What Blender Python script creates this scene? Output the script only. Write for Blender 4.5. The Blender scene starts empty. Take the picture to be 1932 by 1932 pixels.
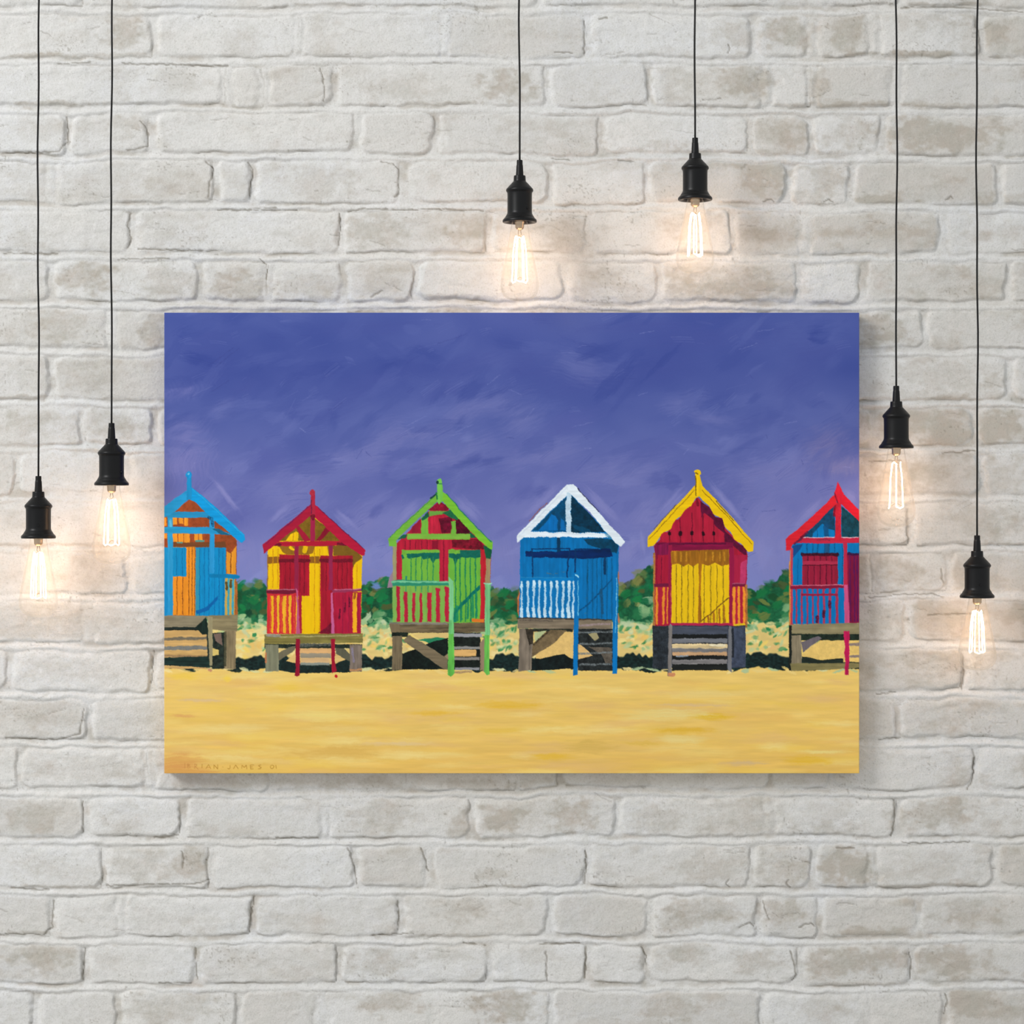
import bpy, bmesh, math
import numpy as np
from mathutils import Vector

# ------------------------------------------------------------------ camera, world, lights, exposure
SC = bpy.context.scene
COL = SC.collection
S = 0.0009            # metres covered by one photo pixel on the wall plane
D = 3.6               # camera to wall
CZ = 1.50             # camera height


def at(px, py, depth=0.0):
    """point seen at photo pixel (px, py), 'depth' metres in front of the wall"""
    k = S * (D - depth) / D
    return Vector(((px - 966) * k, -depth, CZ + (966 - py) * k))


cam_data = bpy.data.cameras.new('camera')
cam = bpy.data.objects.new('camera', cam_data)
COL.objects.link(cam)
cam.location = (0, -D, CZ)
cam.rotation_euler = (math.radians(90), 0, 0)
cam_data.sensor_width = 36
cam_data.lens = 36 * D / (1932 * S)
SC.camera = cam

world = bpy.data.worlds.new('daylight')
SC.world = world
world.use_nodes = True
world.node_tree.nodes['Background'].inputs[0].default_value = (0.955, 0.985, 1.0, 1)
world.node_tree.nodes['Background'].inputs[1].default_value = 0.72

key = bpy.data.lights.new('soft_key_light', 'AREA')       # added soft key light, up left behind the viewer's shoulder; no window built
key.shape = 'RECTANGLE'
key.size, key.size_y = 2.3, 2.3
key.energy = 285
key.color = (1.0, 0.995, 0.985)
key_ob = bpy.data.objects.new('soft_key_light', key)
COL.objects.link(key_ob)
key_ob.location = (-4.8, -4.2, 4.8)
key_ob.rotation_euler = (Vector((0.1, 0, 1.35)) - key_ob.location).to_track_quat('-Z', 'Y').to_euler()

SC.view_settings.view_transform = 'Standard'
SC.view_settings.look = 'None'
SC.view_settings.exposure = 0.0
SC.view_settings.gamma = 1.0
SC.view_settings.use_curve_mapping = False


# ------------------------------------------------------------------ helpers
def lin(c):
    c = np.asarray(c, np.float32) / 255.0
    return np.where(c <= .04045, c / 12.92, ((c + .055) / 1.055) ** 2.4)


def material(name, base=(.5, .5, .5), rough=.5, metal=0.0, spec=.5):
    m = bpy.data.materials.new(name)
    m.use_nodes = True
    b = m.node_tree.nodes['Principled BSDF']
    b.inputs['Base Color'].default_value = (*base, 1)
    b.inputs['Roughness'].default_value = rough
    b.inputs['Metallic'].default_value = metal
    b.inputs['Specular IOR Level'].default_value = spec
    return m, m.node_tree.nodes, m.node_tree.links, b


def add_obj(name, me, mat=None, parent=None, smooth=True):
    o = bpy.data.objects.new(name, me)
    COL.objects.link(o)
    if mat:
        me.materials.append(mat)
    if smooth:
        me.polygons.foreach_set('use_smooth', np.ones(len(me.polygons), bool))
    if parent:
        o.parent = parent
    return o


def grid_mesh(name, co, nx, ny, extra_faces=None):
    """regular grid of nx by ny points given as (ny*nx, 3)"""
    me = bpy.data.meshes.new(name)
    idx = np.arange(nx * ny).reshape(ny, nx)
    q = np.stack([idx[:-1, :-1], idx[1:, :-1], idx[1:, 1:], idx[:-1, 1:]], -1).reshape(-1, 4)
    if extra_faces is not None:
        q = np.concatenate([q, extra_faces])
    me.vertices.add(len(co))
    me.vertices.foreach_set('co', co.astype(np.float32).ravel())
    me.loops.add(q.size)
    me.loops.foreach_set('vertex_index', q.astype(np.int32).ravel())
    me.polygons.add(len(q))
    me.polygons.foreach_set('loop_start', np.arange(0, q.size, 4, dtype=np.int32))
    me.update(calc_edges=True)
    return me


def lathe_mesh(name, prof, seg=48):
    """surface of revolution about z; prof is a list of (radius, z)"""
    bm = bmesh.new()
    rings = []
    for r, z in prof:
        if r < 1e-6:
            rings.append([bm.verts.new((0, 0, z))])
        else:
            rings.append([bm.verts.new((r * math.cos(2 * math.pi * k / seg), r * math.sin(2 * math.pi * k / seg), z)) for k in range(seg)])
    for a, b in zip(rings[:-1], rings[1:]):
        if len(a) == 1 and len(b) == 1:
            continue
        for k in range(seg):
            k2 = (k + 1) % seg
            if len(a) == 1:
                bm.faces.new((a[0], b[k2], b[k]))
            elif len(b) == 1:
                bm.faces.new((a[k], a[k2], b[0]))
            else:
                bm.faces.new((a[k], a[k2], b[k2], b[k]))
    bmesh.ops.recalc_face_normals(bm, faces=bm.faces)
    me = bpy.data.meshes.new(name)
    bm.to_mesh(me)
    bm.free()
    return me


def tube_into(bm, pts, rad, seg=8, cap=True):
    pts = [Vector(p) for p in pts]
    rings = []
    for i, p in enumerate(pts):
        t = (pts[min(i + 1, len(pts) - 1)] - pts[max(i - 1, 0)]).normalized()
        u = t.cross(Vector((0, 1, 0)))
        if u.length < .05:
            u = t.cross(Vector((1, 0, 0)))
        u.normalize()
        v = t.cross(u)
        r = rad[i] if isinstance(rad, (list, tuple)) else rad
        rings.append([bm.verts.new(p + r * (math.cos(2 * math.pi * k / seg) * u + math.sin(2 * math.pi * k / seg) * v)) for k in range(seg)])
    for a, b in zip(rings[:-1], rings[1:]):
        for k in range(seg):
            bm.faces.new((a[k], a[(k + 1) % seg], b[(k + 1) % seg], b[k]))
    if cap:
        bm.faces.new(rings[0]); bm.faces.new(rings[-1])


def bm_mesh(name, bm):
    bmesh.ops.recalc_face_normals(bm, faces=bm.faces)
    me = bpy.data.meshes.new(name)
    bm.to_mesh(me)
    bm.free()
    return me


def smooth_profile(prof, n=4):
    """round the corners of a lathe profile a little (Chaikin, ends kept)"""
    for _ in range(n):
        out = [prof[0]]
        for (a, b), (c, d) in zip(prof[:-1], prof[1:]):
            out += [(.8 * a + .2 * c, .8 * b + .2 * d), (.2 * a + .8 * c, .2 * b + .8 * d)]
        prof = out + [prof[-1]]
    return prof
# ------------------------------------------------------------------ painted picture (brushwork laid out stroke by stroke)
PX0, PY0, PX1, PY1 = 310.0, 590.0, 1621.0, 1459.0
_tabs = {}


def N(u, v, seed):
    """smooth lattice noise, -1..1"""
    if seed not in _tabs:
        _tabs[seed] = np.random.RandomState(seed).uniform(-1, 1, (256, 256)).astype(np.float32)
    t = _tabs[seed]
    iu = np.floor(u).astype(np.int32)
    iv = np.floor(v).astype(np.int32)
    fu = (u - iu).astype(np.float32)
    fv = (v - iv).astype(np.float32)
    fu = fu * fu * (3 - 2 * fu)
    fv = fv * fv * (3 - 2 * fv)
    i0, i1, j0, j1 = iu & 255, (iu + 1) & 255, iv & 255, (iv + 1) & 255
    return (t[j0, i0] * (1 - fu) + t[j0, i1] * fu) * (1 - fv) + (t[j1, i0] * (1 - fu) + t[j1, i1] * fu) * fv


def paint_picture():
    SS = 2
    W, H = int(PX1 - PX0) * SS, int(PY1 - PY0) * SS
    X, Y = np.meshgrid((PX0 + (np.arange(W) + .5) / SS).astype(np.float32), (PY0 + (np.arange(H) + .5) / SS).astype(np.float32))
    img = np.zeros((H, W, 3), np.float32)
    hgt = np.zeros((H, W), np.float32)
    WX = 1.2 * N(X / 10, Y / 10, 1) + .6 * N(X / 2.6, Y / 2.6, 2) + .7 * N(X / .9, Y / .9, 111)
    WY = 1.2 * N(X / 10, Y / 10, 3) + .6 * N(X / 2.6, Y / 2.6, 4) + .7 * N(X / .9, Y / .9, 112)
    rs = np.random.RandomState(11)

    def box(x0, y0, x1, y1):
        i0 = max(0, int((x0 - PX0) * SS)); i1 = min(W, int((x1 - PX0) * SS) + 2)
        j0 = max(0, int((y0 - PY0) * SS)); j1 = min(H, int((y1 - PY0) * SS) + 2)
        return slice(j0, j1), slice(i0, i1), (i1 > i0 and j1 > j0)

    def lay(sl, m, col, tone, thick):
        c = np.array(col, np.float32)
        a = m[..., None]
        img[sl] = img[sl] * (1 - a) + np.clip(c * tone[..., None], 0, 255) * a
        hgt[sl] = hgt[sl] * (1 - m) + (thick + (tone - 1) * 3) * m

    def tone_of(x, y, d, amp, seed):
        if d == 'v':
            n = .7 * N(x / 2.2, y / 45, seed) + .5 * N(x / 5, y / 12, seed + 1)
        elif d == 'h':
            n = .7 * N(x / 45, y / 2.2, seed) + .5 * N(x / 12, y / 5, seed + 1)
        else:
            n = .7 * N(x / 6, y / 6, seed) + .5 * N(x / 2, y / 2, seed + 1)
        return 1 + amp * n

    cnt = [100]

    def poly(pts, col, T=None, rough=.55, d='v', amp=.06, thick=.6, alpha=1.0):
        if T:
            pts = [(T[0] + x / T[2], T[1] + y / T[2]) for x, y in pts]
        px = [p[0] for p in pts]; py = [p[1] for p in pts]
        a, b, ok = box(min(px) - 4, min(py) - 4, max(px) + 4, max(py) + 4)
        if not ok:
            return
        sl = (a, b)
        x = X[sl] + WX[sl] * rough; y = Y[sl] + WY[sl] * rough
        ins = np.zeros(x.shape, bool)
        n = len(pts)
        for i in range(n):
            ax, ay = pts[i]; bx_, by_ = pts[(i + 1) % n]
            if ay == by_:
                continue
            c = (ay > y) != (by_ > y)
            ins ^= c & (x < (bx_ - ax) * (y - ay) / (by_ - ay) + ax)
        cnt[0] += 2
        lay(sl, ins.astype(np.float32) * alpha, col, tone_of(x, y, d, amp, cnt[0] % 40 + 10), thick)

    def rect(x0, y0, x1, y1, col, T=None, **k):
        poly([(x0, y0), (x1, y0), (x1, y1), (x0, y1)], col, T, **k)

    def line(pts, w, col, T=None, rough=.7, amp=.08, thick=.7, dry=0.0, alpha=1.0):
        if T:
            pts = [(T[0] + x / T[2], T[1] + y / T[2]) for x, y in pts]; w = w / T[2]
        px = [p[0] for p in pts]; py = [p[1] for p in pts]
        a, b, ok = box(min(px) - w - 3, min(py) - w - 3, max(px) + w + 3, max(py) + w + 3)
        if not ok:
            return
        sl = (a, b)
        x = X[sl] + WX[sl] * rough; y = Y[sl] + WY[sl] * rough
        dmin = np.full(x.shape, 1e9, np.float32)
        for (ax, ay), (bx_, by_) in zip(pts[:-1], pts[1:]):
            ux, uy = bx_ - ax, by_ - ay
            L2 = max(ux * ux + uy * uy, 1e-6)
            t = np.clip(((x - ax) * ux + (y - ay) * uy) / L2, 0, 1)
            dmin = np.minimum(dmin, np.hypot(x - ax - t * ux, y - ay - t * uy))
        ww = w / 2 * (1 + .25 * N(x / 7, y / 7, 7))
        m = np.clip((ww - dmin) * 1.6 + .5, 0, 1)
        if dry:
            m = m * np.clip(1.2 - dry * (1 + N(x / 1.6, y / 1.6, 8)), 0, 1)
        cnt[0] += 2
        lay(sl, m * alpha, col, tone_of(x, y, 'n', amp, cnt[0] % 40 + 10), thick)

    def dab(cx, cy, rx, ry, ang, col, alpha=.6, soft=.5, bristle=.5, thick=.3):
        """one loaded-brush stroke: soft edged lens with bristle streaks along its length"""
        r = max(rx, ry) * 1.15
        a, b, ok = box(cx - r, cy - r, cx + r, cy + r)
        if not ok:
            return
        sl = (a, b)
        ca, sa = math.cos(ang), math.sin(ang)
        x = X[sl] - cx + WX[sl]; y = Y[sl] - cy + WY[sl]
        u = x * ca + y * sa; v = -x * sa + y * ca
        v = v + .12 * ry * N(u / (rx * .5 + 1), v * 0 + cy, 5)
        s = rs.randint(10, 60)
        q = np.hypot(u / rx, v / ry) + .18 * N(u / 14 + cx, v / 2.2 + cy, s) + .1 * N(u / 40 + cx, v / 1.2, s + 1)
        m = np.clip((1 - q) / soft, 0, 1)
        m = m * m * (3 - 2 * m)
        br = 1 + bristle * .5 * N(u / 60 + cx, v / 1.4 + cy, s + 2)
        lay(sl, np.clip(m * alpha * br, 0, 1), col, 1 + .012 * N(u / 60 + cx, v / 1.3, s + 3), thick)

    # ---- sky: cobalt at the top, lavender to the horizon
    g = np.clip((Y - 590) / 500, 0, 1)
    ks = [0, .22, .42, .6, .8, 1]
    cols = np.array([(74, 89, 160), (73, 87, 158), (83, 96, 164), (95, 104, 170), (112, 117, 180), (124, 131, 192)], np.float32)
    for c in range(3):
        img[..., c] = np.interp(g, ks, cols[:, c])
    big = N(X / 120 + 3 + Y / 200, Y / 70 + 9, 21) + .5 * N(X / 50 - Y / 90, Y / 40, 22)
    img += big[..., None] * np.array([8, 7, 5], np.float32)
    light = [(1100, 690, 90, 40, .1), (930, 760, 85, 32, -.35), (850, 790, 90, 35, -.6), (985, 790, 60, 45, -.5), (740, 830, 150, 45, -.3), (420, 775, 40, 24, -.4),
             (350, 830, 60, 60, -.5), (340, 880, 40, 90, 1.5), (335, 740, 25, 60, 1.4), (640, 880, 160, 40, -.2), (560, 940, 70, 70, -.6),
             (700, 990, 60, 60, -.5), (850, 860, 120, 45, -.3), (1020, 860, 110, 35, -.3), (1170, 890, 110, 45, -.2), (1290, 760, 60, 28, -.2),
             (1340, 790, 55, 16, .1), (1420, 900, 110, 50, -.3), (1450, 990, 60, 70, -.8), (1560, 850, 60, 55, -.5), (1600, 880, 25, 70, 1.5), (1480, 880, 70, 40, -.4), (1230, 980, 60, 60, -.9),
             (700, 1060, 60, 50, 1.4), (470, 1050, 45, 60, 1.4), (950, 1050, 50, 60, 1.4), (1195, 1040, 40, 60, 1.4), (1450, 1060, 60, 45, 1.2)]
    dark = [(400, 640, 90, 45, -.35), (400, 700, 90, 42, -.5), (460, 735, 50, 22, -.5), (600, 780, 130, 40, -.35), (720, 720, 140, 40, -.3), (840, 740, 60, 26, -.4), (880, 690, 100, 34, -.35),
            (1000, 690, 70, 60, -.4), (1100, 720, 100, 45, -.35), (1250, 690, 110, 45, -.25), (1400, 640, 180, 40, -.1), (1540, 660, 80, 50, -.2), (1280, 640, 150, 36, -.1),
            (500, 870, 70, 36, -.4), (560, 900, 50, 26, -.6), (740, 880, 40, 20, -.6), (1000, 840, 60, 22, -.5), (1060, 800, 110, 34, -.3), (1230, 850, 90, 26, -.3), (700, 620, 160, 26, -.05), (1230, 615, 200, 20, -.05),
            (450, 935, 60, 30, -.5), (980, 930, 40, 24, -.7), (1440, 790, 90, 30, -.3), (1500, 720, 70, 40, -.6), (430, 990, 30, 60, 1.2)]
    for x, y, rx, ry, a in dark:
        dab(x, y, rx, ry, a, (72, 84, 156) if y < 800 else (88, 96, 166), alpha=.55, soft=.95, bristle=.35)
    for x, y, rx, ry, a in light:
        f = np.clip((y - 680) / 300, 0, 1)
        c = (104 + 26 * f, 113 + 18 * f, 174 + 14 * f)
        if x > 1520:
            c = (128, 124, 172)
        if x < 360:
            c = (126, 127, 186)
        dab(x, y, rx * 1.1, ry * 1.1, a, c, alpha=.6, soft=1.0, bristle=.3)
    for i in range(420):
        x = rs.uniform(300, 1630); y = rs.uniform(585, 1110)
        f = np.clip((y - 590) / 500, 0, 1)
        base = np.array([np.interp(f, ks, cols[:, c]) for c in range(3)])
        k = rs.normal(0, 1) + (.35 if y > 760 else -.1)
        c = base + k * np.array([11, 10, 7.5])
        a = rs.normal(-.45 if y > 680 else -.2, .35)
        dab(x, y, rs.uniform(18, 70), rs.uniform(7, 24), a, c, alpha=rs.uniform(.25, .6), soft=rs.uniform(.35, 1), bristle=.5)
    # bristle scratches and small light flecks
    for i in range(230):
        x = rs.uniform(315, 1615); y = rs.uniform(595, 1080)
        a = rs.normal(-.5 if y > 650 else -.15, .25)
        L = rs.uniform(10, 42)
        up = rs.rand() < .55
        c = (118, 127, 186) if up else (58, 70, 146)
        for k in range(rs.randint(1, 5)):
            yy = y + k * rs.uniform(2, 4); xx = x + k * 2
            line([(xx, yy), (xx + L * math.cos(a) * .5, yy + L * math.sin(a) * .5 - .8), (xx + L * math.cos(a), yy + L * math.sin(a))], rs.uniform(.5, 1.0), c, rough=.3, alpha=rs.uniform(.15, .45))
    for x, y, L, a in [(795, 604, 18, 0), (768, 803, 40, -.45), (755, 820, 30, -.5), (860, 815, 36, -.4), (850, 822, 22, -.2), (815, 875, 26, -.2), (1205, 747, 18, -.4), (1205, 630, 30, -.2),
                       (1395, 660, 36, -.35), (1430, 625, 30, -.1), (1103, 846, 12, 0), (1080, 805, 40, -.2), (1290, 858, 16, -.9), (920, 725, 30, -.6), (960, 735, 26, .4), (990, 790, 26, -.8),
                       (1480, 800, 24, -.2), (360, 885, 14, -1), (1515, 873, 14, -.1), (565, 808, 14, .6), (1590, 882, 14, 0)]:
        line([(x, y), (x + L * math.cos(a), y + L * math.sin(a))], 1.3, (138, 144, 198), rough=.9, dry=.5, alpha=.5)
    for x, y, L, a in [(394, 690, 60, -.62), (408, 692, 55, -.68), (400, 740, 40, -.6), (620, 775, 30, -.5), (955, 826, 16, .1), (433, 892, 10, -1.1), (1415, 708, 8, .8), (672, 865, 20, -.9), (690, 853, 14, .7),
                       (1512, 868, 10, 1.2), (1445, 820, 8, 1.2), (1402, 959, 9, .25), (1437, 965, 26, -.1), (825, 650, 60, -.35)]:
        line([(x, y), (x + L * math.cos(a), y + L * math.sin(a))], 1.0, (58, 66, 134), rough=.9, dry=.3, alpha=.5)

    # ---- shrubs on the dune behind
    kx = [310, 440, 470, 505, 560, 690, 720, 745, 920, 955, 985, 1165, 1195, 1215, 1235, 1410, 1430, 1455, 1485, 1630]
    ky = [1100, 1100, 1097, 1103, 1112, 1103, 1092, 1094, 1104, 1112, 1106, 1106, 1092, 1072, 1064, 1106, 1112, 1098, 1078, 1080]
    top = np.interp(X, kx, ky) + 5 * N(X / 8, Y / 30, 31) + 3 * N(X / 3, Y / 9, 32)
    m = np.clip((Y - top) / 2.5, 0, 1) * (Y < 1262)
    lay((slice(None), slice(None)), m.astype(np.float32), (24, 92, 58), 1 + .18 * N(X / 9, Y / 9, 33) + .12 * N(X / 3, Y / 3, 34), .5)
    for i in range(620):
        x = rs.uniform(312, 1620); tp = np.interp(x, kx, ky)
        y = rs.uniform(tp + 2, 1186)
        f = (y - tp) / 80
        pal = [(6, 118, 64), (22, 122, 66), (104, 122, 62), (124, 128, 70), (14, 62, 42), (22, 74, 42), (78, 88, 48), (10, 96, 56), (60, 70, 40)]
        if f > .74:
            pal = [(126, 170, 120), (160, 192, 136), (40, 118, 72), (76, 140, 88), (180, 202, 160)]
        c = pal[rs.randint(len(pal))]
        dab(x, y, rs.uniform(6, 17), rs.uniform(4, 11), rs.uniform(-1.2, .6), c, alpha=rs.uniform(.55, 1), soft=.35, bristle=.5)
    dab(712, 1105, 14, 9, 0, (104, 134, 190), alpha=.9)
    dab(470, 1100, 16, 7, .2, (104, 134, 190), alpha=.6)
    for x, y in [(725, 1098), (718, 1120), (950, 1118), (962, 1140), (1180, 1120), (1435, 1120), (1465, 1140), (480, 1130)]:
        dab(x, y, 14, 9, -.6, (22, 112, 62), alpha=.9, soft=.35)
    for x in list(rs.uniform(316, 1616, 90)):
        tp = float(np.interp(x, kx, ky))
        dab(x, tp + rs.uniform(-3, 8), rs.uniform(6, 14), rs.uniform(4, 8), rs.uniform(-.9, .5), [(84, 112, 84), (108, 122, 78), (40, 110, 74), (96, 120, 120)][rs.randint(4)], alpha=.55, soft=.8)
    # ---- pale dune
    top = 1177 + 6 * N(X / 16, Y / 50, 41) + 4 * N(X / 5, Y / 12, 42)
    m = np.clip((Y - top) / 3, 0, 1)
    lay((slice(None), slice(None)), m.astype(np.float32), (228, 200, 124), 1 + .05 * N(X / 20, Y / 6, 43), .5)
    for i in range(420):
        x = rs.uniform(312, 1620); y = rs.uniform(1174, 1242)
        if y < 1196:
            pal = [(206, 210, 148), (166, 196, 142), (232, 218, 150), (196, 210, 168), (120, 168, 120)]
        else:
            pal = [(242, 210, 108), (234, 192, 106), (244, 222, 154), (230, 190, 122), (218, 208, 144), (246, 226, 150)]
        dab(x, y, rs.uniform(6, 18), rs.uniform(3, 8), rs.normal(0, .5), pal[rs.randint(len(pal))], alpha=.8, soft=.5)
    for i in range(80):
        x = rs.uniform(312, 1620); y = 1178 + 48 * rs.uniform(0, 1) ** 1.6
        dab(x, y, rs.uniform(4, 10), rs.uniform(2, 5), rs.normal(-.4, .5), [(34, 128, 76), (90, 152, 96), (136, 186, 132)][rs.randint(3)], alpha=.85, soft=.4)
    for gx, n in ((470, 16), (500, 8), (705, 22), (728, 12), (945, 26), (965, 10), (1185, 12), (1222, 10), (1425, 12), (1475, 12)):
        for k in range(n):
            x = gx + rs.normal(0, 11); y = rs.uniform(1174, 1226)
            dab(x, y, rs.uniform(4, 11), rs.uniform(2.5, 5.5), rs.normal(-.5, .5), [(40, 134, 80), (140, 188, 134), (178, 206, 158), (90, 158, 104), (226, 222, 160), (30, 118, 66)][rs.randint(6)], alpha=.7, soft=.7)
    # ---- black-green shade strip beneath the huts
    st = 1236 + 6 * N(X / 22, Y * 0, 51) + 4 * N(X / 6, Y / 40, 52)
    m = np.clip((Y - st) / 3, 0, 1)
    lay((slice(None), slice(None)), m.astype(np.float32), (20, 38, 36), 1 + .35 * N(X / 4, Y / 3, 53), .5)

    # ---- sand in front
    st = 1262 + 6 * N(X / 30, Y * 0, 61) + 2.5 * N(X / 10, Y / 30, 62) + 1.2 * N(X / 3.5, Y / 4, 65)
    m = np.clip((Y - st) / 1.5, 0, 1)
    f = np.clip((Y - 1260) / 200, 0, 1)
    sand = np.stack([238 - 6 * f, 202 - 13 * f, 112 - 14 * f], -1)
    t = 1 + .03 * N(X / 60, Y / 6, 63) + .02 * N(X / 25, Y / 2.4, 64)
    img[:] = img * (1 - m[..., None]) + sand * t[..., None] * m[..., None]
    hgt[:] = hgt * (1 - m) + .5 * m
    for i in range(46):      # crest flecks where sand meets the shade
        x = 312 + i * 28.8 + rs.uniform(-8, 8)
        dab(x, 1263 + rs.uniform(-3, 4), rs.uniform(8, 20), rs.uniform(2, 4), rs.normal(.1, .25), [(238, 208, 128), (214, 214, 160), (244, 220, 150), (176, 196, 150)][rs.randint(4)], alpha=.9, soft=.4)
    for i in range(300):
        x = rs.uniform(300, 1630); y = rs.uniform(1275, 1462)
        c = [(240, 210, 124), (234, 194, 94), (240, 202, 92), (228, 188, 110), (244, 220, 144), (232, 186, 100), (228, 186, 122)][rs.randint(7)]
        dab(x, y, rs.uniform(35, 120), rs.uniform(5, 15), rs.normal(0, .04), c, alpha=rs.uniform(.25, .6), soft=1.0, bristle=.5)
    for x, y, rx, ry, c in [(1341, 1352, 62, 9, (228, 184, 48)), (1290, 1378, 70, 9, (226, 180, 60)), (965, 1330, 80, 11, (230, 184, 62)), (1043, 1427, 55, 8, (230, 184, 58)), (1522, 1434, 62, 13, (230, 184, 58)),
                            (1216, 1402, 50, 6, (226, 186, 84)), (820, 1346, 60, 6, (232, 186, 70)), (950, 1378, 60, 8, (232, 192, 84)), (545, 1298, 30, 8, (238, 200, 84)), (345, 1276, 40, 10, (240, 202, 84)), (430, 1280, 12, 7, (244, 208, 80)),
                            (600, 1349, 85, 15, (240, 214, 126)), (460, 1370, 70, 9, (236, 206, 128)), (1258, 1347, 110, 16, (234, 210, 134)), (1282, 1394, 70, 10, (236, 212, 136)), (1330, 1310, 120, 10, (236, 206, 126)), (1550, 1418, 70, 5, (238, 216, 134)),
                            (745, 1403, 105, 5, (228, 196, 140)), (380, 1321, 60, 4, (222, 190, 140)), (345, 1351, 30, 5, (222, 168, 100)), (335, 1443, 65, 26, (218, 158, 88)), (350, 1456, 90, 10, (218, 160, 84)), (1400, 1440, 60, 7, (214, 182, 132)), (1310, 1330, 120, 4, (220, 186, 134)),
                            (640, 1420, 120, 16, (222, 180, 92)), (1110, 1410, 70, 18, (218, 180, 92))]:
        dab(x, y, rx, ry, 0, c, alpha=.8, soft=.75, bristle=.7)

    for p in [[(400, 905), (460, 975)], [(505, 1000), (560, 950)], [(620, 955), (680, 1010)], [(740, 1000), (800, 945)], [(850, 930), (920, 995)], [(985, 985), (1060, 910)], [(1100, 915), (1180, 1000)], [(1235, 990), (1300, 915)],
              [(1335, 905), (1415, 1000)], [(1492, 1000), (1560, 935)], [(1590, 925), (1618, 955)], [(500, 1030), (500, 1090)], [(690, 1030), (692, 1085)], [(730, 1030), (735, 1080)], [(1205, 1000), (1215, 1060)], [(1435, 1010), (1440, 1080)], [(1478, 1010), (1480, 1070)]]:
        (ax, ay), (bx_, by_) = p
        for k in range(5):
            ox, oy = rs.uniform(-7, 7), rs.uniform(-9, 3)
            dab((ax + bx_) / 2 + ox, (ay + by_) / 2 + oy, math.hypot(bx_ - ax, by_ - ay) * rs.uniform(.35, .6), rs.uniform(4, 9), math.atan2(by_ - ay, bx_ - ax), (132, 134, 192), alpha=.4, soft=.8, bristle=.6)
    # ================================================================= hut with blue trim on orange boards, cut by the left edge
    T = (305, 870, 4.6)
    RU, OR, BL = (150, 70, 34), (228, 148, 42), (8, 136, 194)
    poly([(0, 500), (120, 425), (250, 325), (380, 430), (560, 560), (655, 690), (645, 1345), (0, 1345)], RU, T, amp=.12, d='n')
    for x0, x1 in [(0, 44), (100, 136), (150, 186), (194, 230)]:
        rect(x0, 490, x1, 545 + (x1 % 3) * 8, OR, T)
    for x0, x1, b in [(0, 50, 670), (95, 140, 700), (148, 192, 705), (197, 244, 705), (284, 320, 690), (326, 356, 690)]:
        rect(x0, 628, x1, b, OR, T)
    rect(90, 705, 420, 748, (112, 66, 36), T, d='h'); rect(460, 700, 560, 752, (112, 66, 36), T, d='h')
    rect(130, 700, 186, 712, (80, 140, 130), T); rect(294, 686, 372, 702, (80, 150, 140), T)
    poly([(565, 780), (600, 800), (650, 735), (645, 985), (565, 985)], OR, T)
    line([(603, 800), (602, 970)], 7, (110, 56, 26), T)
    rect(88, 745, 300, 1338, (230, 142, 36), T)
    rect(92, 748, 216, 1000, BL, T); rect(0, 750, 92, 1345, (20, 138, 198), T)
    rect(297, 750, 560, 1345, BL, T)
    for x in (130, 180):
        line([(x, 760), (x + 2, 990)], 5, (4, 96, 150), T)
    for x in (240, 268, 292):
        line([(x, 750), (x - 2, 1330)], 6, (120, 66, 30), T, dry=.3)
    for x in (135, 185):
        line([(x, 1005), (x, 1330)], 6, (130, 66, 26), T)
    for x in (330, 372, 410, 460, 500, 535):
        line([(x, 760), (x + 2, 1340)], 5, (2, 98, 156), T, dry=.2)
    rect(300, 760, 328, 1340, (70, 150, 160), T, alpha=.6)
    poly([(300, 1300), (400, 1260), (490, 1165), (490, 1200), (410, 1290), (310, 1330)], (2, 96, 164), T)
    rect(550, 1010, 640, 1340, (196, 158, 74), T)
    for x in (582, 624):
        line([(x, 1020), (x - 4, 1350)], 18, (64, 160, 182), T)
    for x, y in ((565, 1080), (602, 1060)):
        line([(x, y - 25), (x, y + 30)], 22, (92, 74, 36), T)
    poly([(640, 1020), (662, 1060), (660, 1345), (635, 1345)], (178, 100, 46), T, d='n', amp=.15)
    rect(54, 480, 100, 1348, (40, 150, 206), T); rect(418, 480, 461, 972, (40, 150, 210), T)
    line([(80, 520), (82, 560)], 26, (90, 180, 220), T)
    poly([(50, 480), (120, 438), (400, 440), (420, 490), (50, 492)], (34, 138, 190), T, d='h')
    poly([(0, 570), (440, 574), (620, 640), (440, 632), (0, 625)], (34, 148, 204), T, d='h')
    poly([(440, 585), (500, 590), (600, 645), (520, 640)], (24, 96, 128), T)
    poly([(0, 410), (222, 252), (228, 335), (120, 437), (60, 475), (0, 500)], (34, 148, 206), T, d='h')
    poly([(235, 225), (268, 232), (470, 400), (725, 640), (726, 682), (694, 712), (420, 478), (300, 360), (238, 332)], (10, 150, 216), T, d='h')
    line([(270, 245), (720, 645)], 8, (70, 180, 226), T, alpha=.5)
    line([(410, 490), (440, 500), (450, 560)], 26, (10, 70, 110), T, dry=.5)
    rect(221, 130, 262, 335, (24, 138, 196), T); line([(236, 118), (240, 120)], 56, (22, 142, 206), T)
    line([(230, 110), (238, 106)], 12, (110, 190, 226), T)
    poly([(415, 978), (640, 982), (682, 1000), (670, 1020), (420, 1014)], (2, 124, 180), T, d='h')
    rect(0, 1340, 385, 1446, (138, 128, 104), T, d='h', amp=.1)
    poly([(380, 1342), (662, 1332), (658, 1475), (440, 1462)], (136, 124, 92), T, d='h', amp=.12)
    rect(0, 1440, 400, 1800, (206, 166, 104), T, d='h', amp=.1)
    rect(0, 1440, 330, 1468, (30, 40, 36), T, d='h', amp=.4)
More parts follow.
